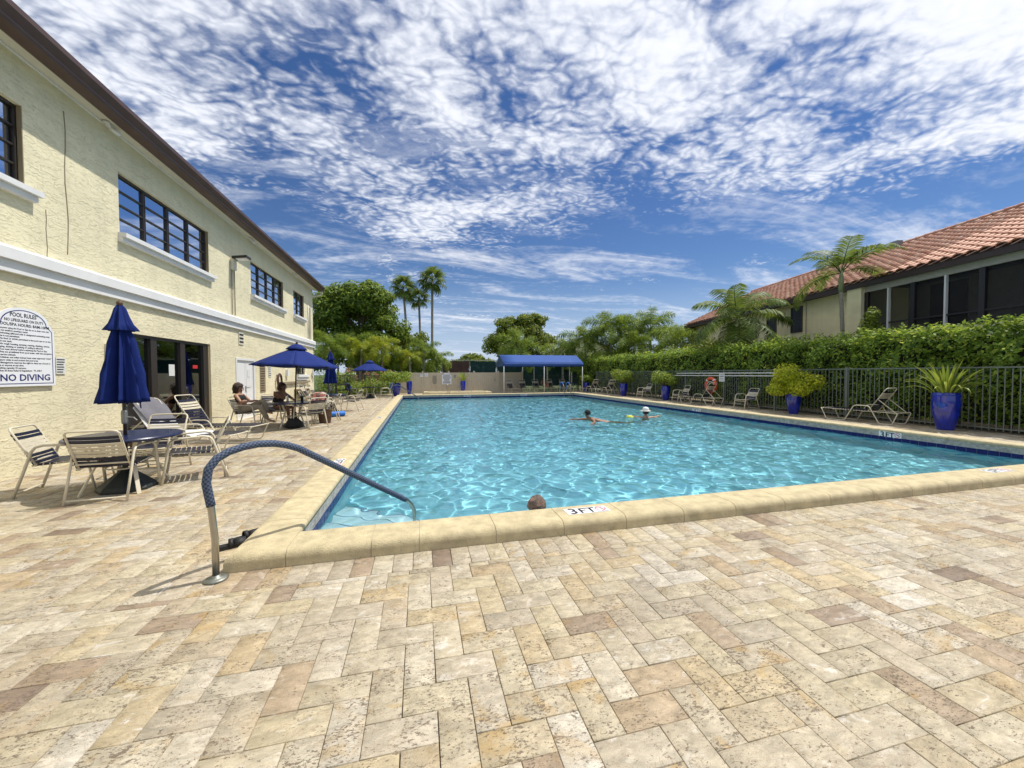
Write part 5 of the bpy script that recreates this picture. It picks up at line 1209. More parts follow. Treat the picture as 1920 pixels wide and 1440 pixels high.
palm('tall fan palm, leftmost and lower of the three', (-1.05, 42, 0), 10.6, 'fan', 19, 1.02, 61, .15, 0, (-.5, 0), 'fan_palm', G_FAN, (4, 140)); palm('tall fan palm in the middle of the three', (.25, 44.5, 0), 10.0, 'fan', 17, .92, 62, .15, 0, (-.2, 0), 'fan_palm', G_FAN, (4, 140)); palm('tallest fan palm, rightmost of the three', (1.40, 42.5, 0), 11.6, 'fan', 20, 1.16, 63, .16, 0, (.1, 0), 'fan_palm', G_FAN, (4, 140))
for k, (x, y, h, kd, sc, nn, l) in enumerate(((-6.6, 30.6, 3.0, 'foxtail', 1.0, 13, 'bushy foxtail palm closest to the clubhouse corner'), (-5.3, 32.6, 3.3, 'foxtail', 1.05, 13, 'dark foxtail palm under the big tree'), (-4.5, 31.2, 2.9, 'areca', .95, 14, 'golden-tipped palm behind the folded umbrella'), (-2.9, 31.4, 3.1, 'areca', 1.05, 15, 'yellowest palm above the far open umbrella'), (-1.5, 32.8, 2.5, 'foxtail', .9, 12, 'green palm with pale trunk at the beige fence end'), (-.6, 31.6, 2.35, 'areca', .75, 12, 'small golden palm behind the tall left pot'), (.35, 33.0, 2.9, 'foxtail', .95, 12, 'green palm under the tall fan palms'), (1.5, 33.4, 2.3, 'bright', .85, 12, 'bright palm with drooping fronds left of the windscreens'), (-3.6, 34.2, 3.4, 'foxtail', 1.0, 12, 'green palm deep behind the golden palms'))):
    palm(l, (x, y, 0), h, kd, nn, sc, 70 + k, .11, .55, (random.uniform(-.2, .2), 0), group='palms behind the far left fence', spread=(12, 112))
for k, (x, y, h, kd, sc, nn, l) in enumerate(((10.4, 38.5, 3.2, 'foxtail', 1.25, 13, 'foxtail palm in front of the rounded tree'), (13.2, 33.6, 2.6, 'bright', 1.05, 13, 'leftmost feathery palm of the right group'), (15.0, 32.2, 3.4, 'foxtail', 1.1, 13, 'second feathery palm of the right group'), (16.6, 30.6, 4.3, 'foxtail', 1.2, 14, 'tall feathery palm left in the right group'), (18.3, 30.6, 4.0, 'foxtail', 1.2, 14, 'tall feathery palm in the centre of the right group'), (19.9, 29.6, 4.4, 'foxtail', 1.25, 14, 'tallest feathery palm of the right group'), (20.6, 27.2, 3.4, 'bright', 1.1, 13, 'yellowish feathery palm right in the right group'), (17.4, 28.2, 2.8, 'foxtail', 1.0, 13, 'low feathery palm behind the hedge in the right group'), (19.2, 24.6, 2.9, 'foxtail', 1.0, 12, 'feathery palm beside the tiled roof end'))):
    palm(l, (x, y, 0), h + .5, kd, nn, sc * 1.25, 90 + k, .12, .55, (random.uniform(-.2, .2), 0), group='feathery palms right of the canopy', spread=(12, 112))
palm('broad palm with spreading drooping fronds in front of the pale wall', (16.0, 16.2, 0), 3.85, 'coconut', 15, 1.38, 121, .10, .5, (0, 0), spread=(6, 118))
palm('tall palm leaning over the hedge in front of the tiled roof', (16.15, 11.25, 0), 4.75, 'royal', 9, 1.0, 131, .085, .75, (-.12, .1), spread=(5, 88))

# ------------------------------------------------------------------ apartment house on the right
def right_house():
    E0 = Vector((16.57, 6.99, 0)); t = thing('apartment_house', 'cream apartment house with red barrel-tile roof and dark screened lanai', 'building', E0, R(90 - 11))
    # local x runs along the eaves (away from the camera), local y points toward the pool
    y = -.55; s0, s1, sL = -7.0, 19.0, 4.75
    MB().box(((sL + s1) / 2 + .3, y - 3, 2.55), (s1 - sL - .6, 6, 5.1)).build('wall', 'stucco_far', t)
    MB().box((5.05, y + .25, 2.55), (.62, .52, 5.1)).build('corner_pier', 'stucco_far', t)
    # lanai: dark glazed bay behind slender posts
    MB().box(((s0 + sL) / 2, y - 1.6, 2.55), (sL - s0, .1, 5.1)).build('lanai_back_wall', 'lanai_grey', t)
    MB().box(((s0 + sL) / 2, y + .30, 4.90), (sL - s0, .10, .30)).build('lanai_header', 'lanai_grey', t)
    MB().box(((s0 + sL) / 2, y + .30, 1.5), (sL - s0, .12, 3.0)).build('lanai_parapet', 'stucco_far', t)
    MB().box(((s0 + sL) / 2, y - .6, 2.96), (sL - s0, 1.9, .08)).build('lanai_floor', 'lanai_dark', t)
    MB().box(((s0 + sL) / 2, y - .6, 5.02), (sL - s0, 1.9, .06)).build('lanai_ceiling', 'lanai_dark', t)
    xs = [4.66, 3.82, 2.97, 1.98, 1.02, .0, -1.05, -2.1, -3.2, -4.3, -5.4, -6.5]
    for i, x in enumerate(xs):
        MB().box((x, y + .33, 3.87), (.15 if i % 2 == 0 else .055, .09, 1.76)).build('lanai_post', 'lanai_dark' if i % 2 == 0 else 'white_trim', t)
        if i: MB().box(((x + xs[i - 1]) / 2, y + .29, 3.87), (xs[i - 1] - x - .12, .008, 1.74)).build('screen_panel', 'insect_screen', t)
        if i: MB().box(((x + xs[i - 1]) / 2, y + .34, 3.42), (xs[i - 1] - x - .1, .05, .05)).build('guard_rail', 'lanai_dark', t)
        if i % 3 == 1: MB().box((x - .45, y - 1.53, 3.95), (1.15, .06, 1.85)).build('sliding_door', 'lanai_dark', t)
    for a, b, c, d in ((8.24, 8.98, 3.55, 4.86), (9.98, 10.72, 3.55, 4.80), (13.5, 14.3, 3.55, 4.80)):
        w = MB().box(((a + b) / 2, y + .01, d - .03), (b - a, .05, .06)).box((a + .03, y + .01, (c + d) / 2), (.06, .05, d - c - .12)).box((b - .03, y + .01, (c + d) / 2), (.06, .05, d - c - .12)).box(((a + b) / 2, y + .01, c + .03), (b - a, .05, .06)).build('window', 'bronze_frame', t)
        MB().box(((a + b) / 2, y + .005, (c + d) / 2), (b - a - .12, .01, d - c - .12)).build('pane', 'pane_dark', w); MB().box(((a + b) / 2, y + .015, (c + d) / 2 + .05), (b - a - .12, .03, .04)).build('meeting_rail', 'bronze_frame', w)
    for x in (8.02, 11.6): MB().tube([(x, y + .02, .0), (x, y + .02, 5.0)], .016, 6).build('conduit', 'lanai_grey', t)
    # roof: deck, fascia, then the barrel tiles course by course
    rz, ry = 7.85, -5.5; sl = (rz - 5.2) / (-ry)
    rb = MB().add([(s0, .05, 5.17), (s1, .05, 5.17), (s1, ry, rz - .03), (s0, ry, rz - .03), (s0, ry * 2, 5.17), (s1, ry * 2, 5.17)], [(0, 1, 2, 3), (3, 2, 5, 4), (1, 5, 2), (0, 3, 4)]).build('roof', 'roof_under', t)
    MB().box(((s0 + s1) / 2, -.03, 5.07), (s1 - s0, .10, .22)).build('fascia', 'fascia_brown', rb)
    MB().box(((s0 + s1) / 2, -.30, 5.05), (s1 - s0, .50, .03)).build('eave_soffit', 'fascia_brown', rb)
    MB().box(((s0 + sL) / 2, y + .30, 5.06), (sL - s0, .14, .05)).build('gutter_line', 'lanai_grey', rb)
    pitch = .345; course = .31; L_ = math.hypot(ry, rz - 5.2); nc = int(L_ / course); n = int((s1 - s0) / pitch); ca, sa = -ry / L_, (rz - 5.2) / L_
    me = MB(); seg = 6; vs = []
    for u, r_ in ((0, .134), (course * 1.12, .120)):
        for k in range(seg + 1): a = math.pi * k / seg; vs.append((r_ * math.cos(a) * 1.12, u, r_ * math.sin(a) * .62 + (.02 if u == 0 else -.004)))
    vs += [(.134 * 1.12 * .86 * math.cos(math.pi * k / seg), 0, .07 * math.sin(math.pi * k / seg)) for k in range(seg + 1)]
    me.add(vs, [(k, k + 1, seg + 2 + k, seg + 1 + k) for k in range(seg)] + [(k + 1, k, 2 * seg + 2 + k, 2 * seg + 3 + k) for k in range(seg)])
    tile = me.mesh('roof_tile', 'barrel_tile', True); tile.set_sharp_from_angle(angle=R(50))
    tv = np.array([v.co[:] for v in tile.vertices]); tf = np.array([p.vertices[:] for p in tile.polygons]); cells = []
    for i in range(n):
        for j in range(nc): cells.append((s0 + (i + .5) * pitch, j * course))
    # columns: local x, up-slope, outward normal
    ux, uy, uz = Vector((-1, 0, 0)), Vector((0, -ca, sa)), Vector((0, sa, ca)); rm = Matrix((ux, uy, uz)).transposed()
    def place(c): return Vector((c[0], .07, 5.20)) + uy * c[1] + uz * .01
    view = sorted([c for c in cells if c[0] > -2.4], key=lambda c: (c[0] + 3) + c[1] * .4); near = set(view[:290])
    g = random.Random(8); VV = []; FF = []; off = 0
    for c in cells:
        p = place(c); j = Vector((g.uniform(-.008, .008), g.uniform(-.01, .01), g.uniform(-.004, .006)))
        if c in near:
            o = obj('roof_tile', tile, rb, p + rm @ j); o.rotation_euler = (rm @ Matrix.Rotation(g.uniform(-.02, .02), 3, 'Z')).to_euler()
        else:
            R3 = np.array(rm); VV.append(tv @ R3.T + np.array(p + rm @ j)); FF.append(tf + off); off += len(tv)
    o = obj('roof_tiles_beyond', arrays_mesh('roof_tiles_beyond', np.concatenate(VV), np.concatenate(FF), 'barrel_tile', smooth=False), rb); o['kind'] = 'stuff'
    rd = MB()
    for i in range(int((s1 - s0) / .4)): rd.tube([(s0 + i * .4, ry, rz + .05), (s0 + i * .4 + .43, ry, rz + .08)], .12, 8)
    o = rd.build('ridge_tiles', 'barrel_tile', rb, smooth=True); o['kind'] = 'stuff'
    for x in (2.6, 7.8): MB().box((x, ry + .6, rz - .1), (.35, .3, .4)).build('roof_vent', 'grey_metal', rb)
def mat_screen():
    m = bpy.data.materials.new('insect_screen'); m.use_nodes = True; MATS['insect_screen'] = m; N = m.node_tree.nodes; L = m.node_tree.links.new; b = N['Principled BSDF']
    b.inputs['Base Color'].default_value = (.012, .012, .014, 1); b.inputs['Roughness'].default_value = .6
    tr = N.new('ShaderNodeBsdfTransparent'); mx = N.new('ShaderNodeMixShader'); mx.inputs[0].default_value = .62; L(b.outputs[0], mx.inputs[1]); L(tr.outputs[0], mx.inputs[2]); L(mx.outputs[0], N['Material Output'].inputs[0])
mat_screen(); mat('pane_dark', (.008, .008, .010), .3, spec=.3)
right_house()
t = thing('distant_house', 'pale gable of a house behind the canopy and palms', 'building', (21.5, 47, 0), R(-12))
MB().prism([(-5.5, 0), (5.5, 0), (5.5, 4.0), (0, 6.3), (-5.5, 4.0)], 0, 8, 'Y').build('wall', 'stucco_far', t); MB().prism([(-6.0, 3.72), (0, 6.28), (6.0, 3.72), (6.0, 3.9), (0, 6.5), (-6.0, 3.9)], -.4, 8.4, 'Y').build('roof', 'fascia_brown', t)

# ------------------------------------------------------------------ blue canopy, spa, far fittings
def canopy():
    x0, x1, y0, y1, ze, zr = 6.25, 12.85, 28.2, 31.0, 2.36, 3.02; yr = (y0 + y1) / 2
    t = thing('shade_canopy', 'blue gabled fabric canopy on white posts at the far end', 'canopy', (x0, y0, 0)); L_ = x1 - x0; D = y1 - y0; n = 1
    for k in range(n):
        a, b = L_ * k / n, L_ * (k + 1) / n
        for (ya, za, yb, zb) in ((0, ze, D / 2, zr), (D, ze, D / 2, zr)):
            vs = []; S = 6
            for i in range(S + 1):
                for j in range(S + 1):
                    u, v = i / S, j / S; sag = -.004 * math.sin(math.pi * u) * math.sin(math.pi * v); vs.append((a + (b - a) * u, ya + (yb - ya) * v, za + (zb - za) * v + sag))
            o = MB().add(vs, [(i * (S + 1) + j, i * (S + 1) + j + 1, (i + 1) * (S + 1) + j + 1, (i + 1) * (S + 1) + j) for i in range(S) for j in range(S)]).build('roof_panel', 'canvas_blue', t, smooth=True); o.modifiers.new('thick', 'SOLIDIFY').thickness = .006
    for yy in (-.003, D + .003):
        vs = []
        for i in range(41): x = L_ * i / 40; w = .012 * math.sin(i * .9) ; vs += [(x, yy + w * .3, ze), (x, yy + w, ze - .28 + .01 * math.sin(i * 1.7))]
        o = MB().add(vs, [(2 * i, 2 * i + 1, 2 * i + 3, 2 * i + 2) for i in range(40)]).build('valance', 'canvas_blue', t, smooth=True); o.modifiers.new('thick', 'SOLIDIFY').thickness = .006
    for xx in (-.004, L_ + .004):
        MB().prism([(0, ze - .28), (D, ze - .28), (D, ze), (D / 2, zr), (0, ze)], xx, xx + .006, 'X').build('end_panel', 'canvas_shaded', t)
    for x in (.06, L_ * .5, L_ - .06):
        for yy in (.06, D - .06): MB().tube([(x, yy, 0), (x, yy, ze)], .036, 10).build('post', 'white_paint', t, smooth=True)
    for yy in (.06, D - .06): MB().tube([(0, yy, ze - .04), (L_, yy, ze - .04)], .022, 8).build('beam', 'white_paint', t)
    MB().tube([(0, D / 2, zr - .03), (L_, D / 2, zr - .03)], .022, 8).build('ridge_pole', 'white_paint', t)
canopy()
t = thing('spa', 'low raised spa kerb beyond the far pool edge', 'spa', (0, 27.2, 0)); MB().sweep([(0, 0), (0, .16), (.03, .20), (.30, .20), (.33, .16), (.33, 0)], [(.3, .2), (5.2, .2), (5.2, 2.2), (.3, 2.2), (.3, .21)]).build('kerb', 'coping', t, sharp=40); MB().add([(.5, .4, .10), (5.0, .4, .10), (5.0, 2.0, .10), (.5, 2.0, .10)], [(0, 1, 2, 3)]).build('spa_water', 'pane', t)
for x, y, l in ((1.9, 26.9, 'left steel grab rail at the spa'), (2.75, 27.5, 'right steel grab rail at the spa')):
    t = thing('grab_rail', l, 'handrail', (x, y, 0), R(70)); MB().tube([(0, 0, 0), (0, 0, .55), (.03, 0, .70), (.10, 0, .78), (.20, 0, .74), (.45, 0, .45), (.5, 0, .10)], .022, 8).build('tube', 'steel', t, smooth=True); MB().lathe([(.06, .0), (.05, .015), (.025, .02)], 14).build('escutcheon', 'bronze_plate', t)
def fence_sign(name, label, x, z, w, h, m, lines, arch=False, ink='ink'):
    t = thing(name, label, 'sign', (x, 30.32, z)); 
    if arch: MB().prism([(-w / 2, -h / 2), (w / 2, -h / 2), (w / 2, h * .36), (w * .36, h * .42), (w * .2, h * .54), (-w * .2, h * .54), (-w * .36, h * .42), (-w / 2, h * .36)], 0, -.015, 'Y').build('board', m, t)
    else: MB().box((0, 0, 0), (w, .012, h)).build('board', m, t)
    for k in range(lines): MB().box((0, -.018 if arch else -.008, h * .36 - k * h * .8 / lines), (w * random.uniform(.5, .82), .002, h * .035)).build('print_line', ink, t)
    return t
s_ = fence_sign('spa_rules_sign', 'white arched rules sign on the beige fence', 2.12, 1.12, .75, .86, 'sign_white', 9, True); text('NO DIVING', .10, 'sign_navy', s_, (0, -.019, -.36), (1, 0, 0), (0, 0, 1), .55)
fence_sign('fence_notice', 'tall pale lettered notice left of the arched sign', 1.18, 1.05, .50, .86, 'vinyl', 10); fence_sign('fence_notice', 'small white notice on the beige fence, leftmost', .18, 1.42, .24, .24, 'sign_white', 3); fence_sign('fence_notice', 'small white notice right of the leftmost fence notice', .55, 1.45, .26, .28, 'sign_white', 4); fence_sign('fence_notice', 'tiny dark plaque right of the arched sign', 2.75, 1.32, .13, .22, 'grey_metal', 1)

# lifebuoy, hook pole and notice on the right fence
t = thing('lifebuoy', 'orange ring lifebuoy hung on the right fence', 'lifebuoy', (FX - .10, 15.35, .92), 0)
MB().tube([(0, .30 * math.cos(a), .33 * math.sin(a)) for a in np.linspace(0, 2 * math.pi, 33)[:-1]], .075, 10, closed=True).build('ring', 'red_foam', t, smooth=True)
for k in range(4):
    a = R(45 + 90 * k); MB().tube([(0, .30 * math.cos(a + d), .33 * math.sin(a + d)) for d in (-.10, 0, .10)], .079, 10).build('white_band', 'white_cloth', t, smooth=True)
MB().tube([(-.03, .24 * math.cos(a), -.05 + .22 * math.sin(a)) for a in np.linspace(0, 11, 30)], .014, 6).build('rope', 'white_cloth', t, smooth=True)
t = thing('fence_notice', 'small white notice on the fence above the lifebuoy', 'sign', (FX - .04, 14.75, 1.30)); MB().box((0, 0, 0), (.01, .32, .38)).build('board', 'sign_white', t)
for k in range(4): MB().box((-.007, 0, .12 - k * .08), (.002, .22, .02)).build('print_line', 'ink', t)
t = thing('rescue_pole', 'long white rescue pole with hook on the right fence, upper', 'pole', (FX - .06, 11.9, 1.50)); MB().tube([(0, 0, 0), (0, 6.0, .0)], .018, 8).build('shaft', 'white_paint', t)
t = thing('rescue_pole', 'long white pole with curved hook end, lower', 'pole', (FX - .07, 11.9, 1.38)); MB().tube([(0, 0, 0), (0, 6.3, 0)], .018, 8).build('shaft', 'white_paint', t); MB().tube([(0, 6.3, 0), (0, 6.55, -.05), (0, 6.75, -.25), (0, 6.72, -.55), (0, 6.55, -.72)], .013, 6).build('hook', 'grey_metal', t, smooth=True)

# ------------------------------------------------------------------ people
def skin_body(name, J, Ed, m, parent, root='pelvis', lv=2):
    """continuous figure grown round a skeleton: J joint -> (position, radius), Ed edges"""
    names = list(J); me = bpy.data.meshes.new(name); me.from_pydata([J[k][0] for k in names], [(names.index(a), names.index(b)) for a, b in Ed], [])
    o = obj(name, me, parent); me.materials.append(M[m]); md = o.modifiers.new('Skin', 'SKIN'); md.use_smooth_shade = True
    sv = me.skin_vertices[0].data
    for i, k in enumerate(names):
        r = J[k][1]; sv[i].radius = r if isinstance(r, tuple) else (r, r)
        sv[i].use_root = (k == root)
    ss = o.modifiers.new('Sub', 'SUBSURF'); ss.levels = lv; ss.render_levels = lv
    return receive(o)
def hand(J, Ed, wrist, tag_, p, d, side, size=1.0):
    """palm and five separate, slightly curled fingers leaving along d"""
    p, d, side = Vector(p), Vector(d).normalized(), Vector(side).normalized(); dn = d.cross(side)
    J['palm' + tag_] = (tuple(p + d * .045 * size), (.030 * size, .018 * size)); Ed.append((wrist, 'palm' + tag_))
    for i, (o_, l) in enumerate(((-.030, .060), (-.010, .078), (.012, .072), (.030, .055))):
        b = p + d * .085 * size + side * o_ * size; J[f'f{i}a' + tag_] = (tuple(b), .009 * size); Ed.append(('palm' + tag_, f'f{i}a' + tag_))
        J[f'f{i}b' + tag_] = (tuple(b + (d * .8 + dn * .45).normalized() * l * .6 * size), .008 * size); Ed.append((f'f{i}a' + tag_, f'f{i}b' + tag_))
        J[f'f{i}c' + tag_] = (tuple(b + (d * .8 + dn * .45).normalized() * l * .6 * size + (d * .4 + dn * .8).normalized() * l * .45 * size), .007 * size); Ed.append((f'f{i}b' + tag_, f'f{i}c' + tag_))
    J['th' + tag_] = (tuple(p + d * .055 * size - side * .055 * size + dn * .01), .010 * size); Ed.append((wrist, 'th' + tag_))
def body(pose, parent, skin='skin'):
    """pose: joint positions; returns the figure as one mesh"""
    rad = dict(pelvis=(.135, .11), belly=(.125, .10), chest=(.145, .105), neck=.05, jaw=.060, head=(.078, .092), crown=(.062, .070), shL=.058, shR=.058, elL=.040, elR=.040, wrL=.028, wrR=.028, hipL=.085, hipR=.085, knL=.056, knR=.056, anL=.036, anR=.036, heL=.034, heR=.034, toL=.026, toR=.026)
    J = {k: (tuple(pose[k]), rad[k]) for k in rad if k in pose}
    E_ = [('pelvis', 'belly'), ('belly', 'chest'), ('chest', 'neck'), ('neck', 'jaw'), ('jaw', 'head'), ('head', 'crown')]
    for s in 'LR': E_ += [('chest', 'sh' + s), ('sh' + s, 'el' + s), ('el' + s, 'wr' + s), ('pelvis', 'hip' + s), ('hip' + s, 'kn' + s), ('kn' + s, 'an' + s), ('an' + s, 'to' + s)]
    E_ = [e for e in E_ if e[0] in J and e[1] in J]
    for s in 'LR':
        if 'wr' + s in J:
            w = Vector(pose['wr' + s]); d = w - Vector(pose['el' + s]); hd = pose.get('hd' + s); d = Vector(hd) if hd else d
            sd = d.cross(Vector((0, 0, 1))); sd = sd if sd.length > 1e-3 else Vector((1, 0, 0)); hand(J, E_, 'wr' + s, s, w, d, sd)
    return skin_body('body', J, E_, skin, parent)
def cloth(nm, chain, m, parent):
    """garment following the body: list of (a, b) edges over named points with their radii"""
    J, Ed, root = chain; return skin_body(nm, J, Ed, m, parent, root)
def hair(parent, c, r, m, long=0.0, seed=0, back=(0, 0, 0), name='hair', bald=0.0):
    g = np.random.default_rng(seed); mb = MB(); n = 20; k = 12; vs = []; back = Vector(back)
    for i in range(k + 1):
        th = math.pi * (bald + (.66 - bald) * i / k)
        for j in range(n):
            a = 2 * math.pi * j / n; d = Vector((math.sin(th) * math.cos(a), math.sin(th) * math.sin(a), math.cos(th)))
            fr = d.dot(-back) if back.length else 0; q = r * (1.0 + .06 * math.sin(7 * a + seed) * math.sin(5 * th) + .04 * g.normal())
            p = Vector(c) + Vector((d.x * q, d.y * q, d.z * q * 1.08)) + back * .02
            if fr < .45: p.z -= long * max(0, (i / k - .5)) * 2
            else: p = Vector(c) + Vector((d.x * q * .9, d.y * q * .9, max(d.z, .35) * q * 1.08))
            vs.append(p)
    fs = [(i * n + j, i * n + (j + 1) % n, (i + 1) * n + (j + 1) % n, (i + 1) * n + j) for i in range(k) for j in range(n)]
    return receive(mb.add(vs, fs).build(name, m, parent, smooth=True))
def face(parent, c, fwd, r=.085):
    """eyes, brows, nose and mouth set on the front of the head"""
    c, f = Vector(c), Vector(fwd).normalized(); s = f.cross(Vector((0, 0, 1))).normalized(); u = s.cross(f)
    MB().tube([c + f * (r + .012) + u * .01, c + f * (r + .028) - u * .022, c + f * (r + .008) - u * .030], [.008, .013, .009], 6).build('nose', 'skin', parent, smooth=True)
    for k in (-1, 1):
        MB().tube([c + f * (r - .004) + s * (k * .018) + u * .012, c + f * (r - .006) + s * (k * .045) + u * .012], .008, 6).build('eye', 'ink', parent); MB().tube([c + f * (r + .002) + s * (k * .014) + u * .034, c + f * (r - .008) + s * (k * .052) + u * .032], .006, 5).build('brow', 'hair_brown', parent)
        MB().tube([c + s * (k * (r - .004)) + u * .02, c + s * (k * (r + .010)) - u * .0, c + s * (k * (r - .004)) - u * .03], .012, 6).build('ear', 'skin', parent, smooth=True)
    MB().tube([c + f * (r - .004) - s * .026 - u * .052, c + f * (r + .006) - u * .055, c + f * (r - .004) + s * .026 - u * .052], .006, 5).build('mouth', 'red_ink', parent)
def bodychain(pose, keys, rads, edges, root): return ({k: (tuple(pose[k]), r) for k, r in zip(keys, rads)}, edges, root)

# woman in khaki trousers, reclining, facing +X (local x forward)
p1 = thing('person', 'person with curly brown hair in black top and khaki trousers reclining in a chair', 'person', (-4.86, 12.55, 0), R(-5))
W1 = dict(pelvis=(-.10, 0, .52), belly=(-.17, 0, .66), chest=(-.25, 0, .84), neck=(-.27, 0, .99), jaw=(-.24, 0, 1.05), head=(-.225, 0, 1.12), crown=(-.235, 0, 1.18), shL=(-.25, .17, .92), shR=(-.25, -.17, .92), elL=(-.06, .25, .70), elR=(-.06, -.25, .70), wrL=(.12, .12, .74), wrR=(.12, -.12, .74), hipL=(-.06, .10, .50), hipR=(-.06, -.10, .50), knL=(.36, .10, .74), knR=(.38, -.13, .58), anL=(.50, .02, .40), anR=(.58, -.14, .20), toL=(.66, .0, .36), toR=(.78, -.14, .12))
body(W1, p1); face(p1, (-.215, 0, 1.115), (1, 0, -.35)); hair(p1, (-.245, 0, 1.13), .135, 'hair_brown', .10, 3, (-1, 0, .1))
cloth('top', bodychain(W1, ['belly', 'chest', 'shL', 'shR'], [(.172, .15), (.19, .155), (.075, .07), (.075, .07)], [('belly', 'chest'), ('chest', 'shL'), ('chest', 'shR')], 'belly'), 'black_cloth', p1)
cloth('trousers', bodychain(W1, ['pelvis', 'hipL', 'hipR', 'knL', 'knR', 'anL', 'anR'], [(.155, .13), .108, .108, .082, .082, .066, .066], [('pelvis', 'hipL'), ('pelvis', 'hipR'), ('hipL', 'knL'), ('hipR', 'knR'), ('knL', 'anL'), ('knR', 'anR')], 'pelvis'), 'khaki_cloth', p1)
# woman leaning on the table with a hand to her face
p2 = thing('person', 'person with dark hair in dark swimsuit leaning a hand on her face', 'person', (-4.14, 12.85, 0), R(-22))
W2 = dict(pelvis=(-.08, 0, .52), belly=(-.06, 0, .68), chest=(.02, 0, .86), neck=(.07, 0, 1.01), jaw=(.11, 0, 1.06), head=(.125, 0, 1.13), crown=(.115, 0, 1.19), shL=(.02, .17, .94), shR=(.02, -.17, .94), elL=(.26, .22, .76), elR=(.28, -.12, .76), wrL=(.42, .06, .75), wrR=(.24, -.07, .98), hdR=(-.35, .15, .9), hipL=(-.04, .10, .50), hipR=(-.04, -.10, .50), knL=(.38, .11, .50), knR=(.38, -.12, .50), anL=(.34, .11, .09), anR=(.40, -.12, .09), toL=(.50, .12, .03), toR=(.56, -.12, .03))
body(W2, p2, 'skin_tan'); face(p2, (.135, 0, 1.125), (1, 0, -.2)); hair(p2, (.105, 0, 1.14), .118, 'hair_brown', .06, 8, (-1, 0, .1))
cloth('swimsuit', bodychain(W2, ['pelvis', 'belly', 'chest'], [(.175, .15), (.165, .14), (.185, .15)], [('pelvis', 'belly'), ('belly', 'chest')], 'pelvis'), 'black_cloth', p2)
# man in the near water, only his head above the edge
p3 = thing('person', 'wet-haired head of a person in the water at the near edge', 'person', (1.33, 4.24, -.115), R(95))
S1 = dict(pelvis=(0, 0, -.62), belly=(0, 0, -.46), chest=(0, 0, -.26), neck=(.0, 0, -.075), jaw=(.012, 0, -.015), head=(.012, 0, .065), crown=(.0, 0, .150), shL=(0, .19, -.19), shR=(0, -.19, -.19), elL=(.02, .30, -.42), elR=(.02, -.30, -.42), wrL=(.16, .30, -.58), wrR=(.16, -.30, -.58), hipL=(0, .10, -.66), hipR=(0, -.10, -.66), knL=(.14, .11, -.78), knR=(.12, -.11, -.78), anL=(-.12, .11, -.86), anR=(-.12, -.11, -.86), toL=(.02, .12, -.92), toR=(.02, -.12, -.92))
body(S1, p3); face(p3, (.018, 0, .055), (1, 0, 0), .09)
hair(p3, (-.010, 0, .062), .108, 'hair_grey', .0, 12, (-1, 0, .25), bald=.0)
# swimmers farther out
p4 = thing('person', 'dark-headed swimmer with arms spread in mid pool', 'person', (5.62, 11.9, 0), R(188))
S2 = dict(pelvis=(-.55, .30, -.20), belly=(-.36, .18, -.15), chest=(-.12, .05, -.10), neck=(.03, -.01, .0), jaw=(.06, -.02, .06), head=(.065, -.02, .14), crown=(.05, -.02, .20), shL=(-.05, .20, -.08), shR=(-.08, -.16, -.08), elL=(.06, .46, -.12), elR=(.10, -.42, -.11), wrL=(.26, .62, -.12), wrR=(.32, -.58, -.12), hipL=(-.62, .40, -.22), hipR=(-.66, .24, -.22), knL=(-1.0, .62, -.30), knR=(-1.05, .42, -.32), anL=(-1.3, .85, -.35), anR=(-1.38, .62, -.36), toL=(-1.48, .92, -.38), toR=(-1.55, .70, -.39))
body(S2, p4, 'skin_tan'); face(p4, (.08, -.02, .125), (.6, -.75, .1), .085); hair(p4, (.05, -.02, .150), .106, 'black_cloth', 0, 5, (-.6, .75, .1), 'swim_cap')
p5 = thing('person', 'swimmer in white cap and purple top at the right', 'person', (8.15, 12.4, 0), R(70))
S3 = dict(pelvis=(.0, 0, -.66), belly=(0, 0, -.48), chest=(0, 0, -.22), neck=(0, 0, -.03), jaw=(.012, 0, .03), head=(.015, 0, .11), crown=(0, 0, .17), shL=(0, .18, -.14), shR=(0, -.18, -.14), elL=(.10, .38, -.13), elR=(.10, -.38, -.13), wrL=(.12, .58, -.10), wrR=(.25, -.55, -.10), hipL=(0, .10, -.70), hipR=(0, -.10, -.70), knL=(.06, .11, -.95), knR=(.06, -.11, -.95))
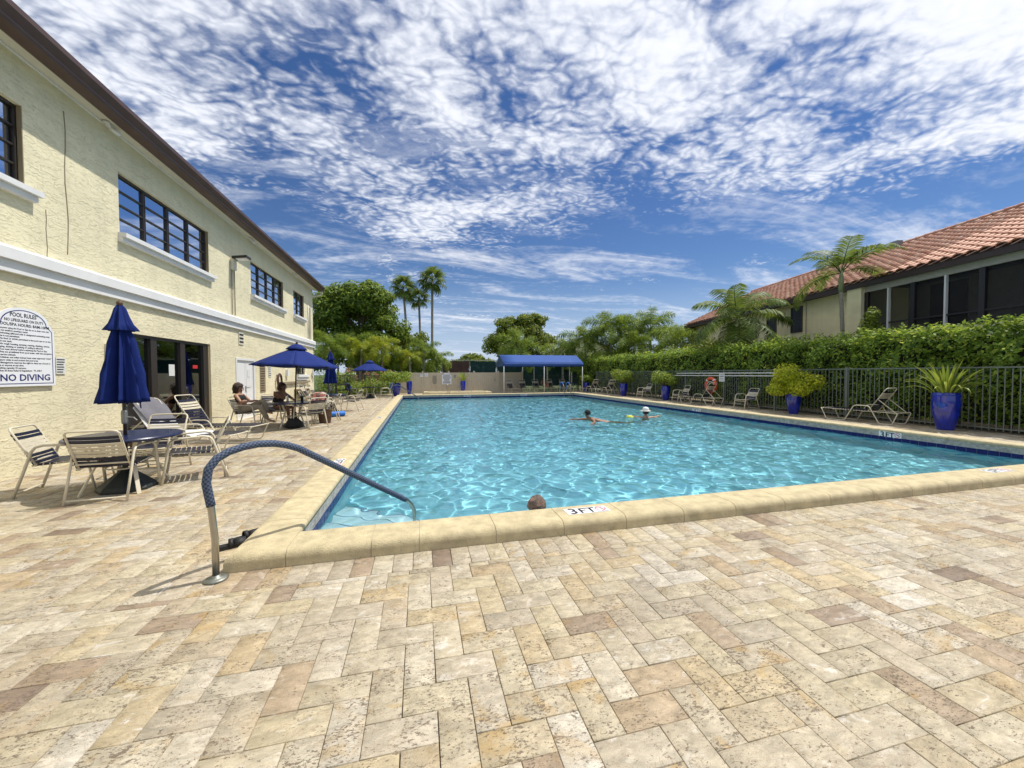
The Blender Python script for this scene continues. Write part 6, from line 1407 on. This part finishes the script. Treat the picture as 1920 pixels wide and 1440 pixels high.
body(S3, p5); face(p5, (.02, 0, .10), (1, 0, 0)); hair(p5, (0, 0, .085), .105, 'hair_brown', .03, 6, (-1, 0, 0))
cloth('swim_top', bodychain(S3, ['belly', 'chest', 'shL', 'shR'], [(.14, .116), (.16, .12), (.068, .06), (.068, .06)], [('belly', 'chest'), ('chest', 'shL'), ('chest', 'shR')], 'belly'), 'purple_cloth', p5)
receive(MB().lathe([(.118, .115), (.124, .14), (.112, .20), (.075, .245), (.02, .26)], 20, (0, 0, 0)).lathe([(.12, .118), (.19, .108), (.19, .114), (.12, .128)], 20).build('sun_hat', 'white_cloth', p5, smooth=True))
t = thing('pool_buoy', 'yellow-green foam dumbbell beside the white-capped swimmer', 'float', (7.60, 12.58, WZ)); receive(MB().lathe([(0, -.05), (.10, -.05), (.12, 0), (.10, .06), (0, .07)], 16).build('foam', 'yellow_foam', t, smooth=True)); receive(MB().tube([(0, 0, .03), (.16, 0, .02)], .016, 8).build('grip', 'white_cloth', t))
# person resting under the canopy
p6 = thing('person', 'person with tanned legs drawn up on a lounger under the canopy', 'person', (9.75, 28.75, 0), R(-90))
W6 = dict(pelvis=(-.05, 0, .50), belly=(-.14, 0, .64), chest=(-.24, 0, .82), neck=(-.28, 0, .98), jaw=(-.27, 0, 1.03), head=(-.265, 0, 1.10), crown=(-.275, 0, 1.16), shL=(-.24, .17, .90), shR=(-.24, -.17, .90), elL=(-.05, .27, .68), elR=(-.05, -.27, .68), wrL=(.14, .16, .68), wrR=(.14, -.16, .68), hipL=(0, .1, .48), hipR=(0, -.1, .48), knL=(.36, .12, .82), knR=(.36, -.12, .80), anL=(.60, .12, .44), anR=(.60, -.12, .44), toL=(.76, .12, .41), toR=(.76, -.12, .41))
body(W6, p6, 'skin_tan'); hair(p6, (-.28, 0, 1.11), .115, 'hair_brown', .04, 15, (-1, 0, .1)); cloth('swimsuit', bodychain(W6, ['pelvis', 'belly', 'chest'], [(.175, .15), (.165, .14), (.185, .15)], [('pelvis', 'belly'), ('belly', 'chest')], 'pelvis'), 'black_cloth', p6)
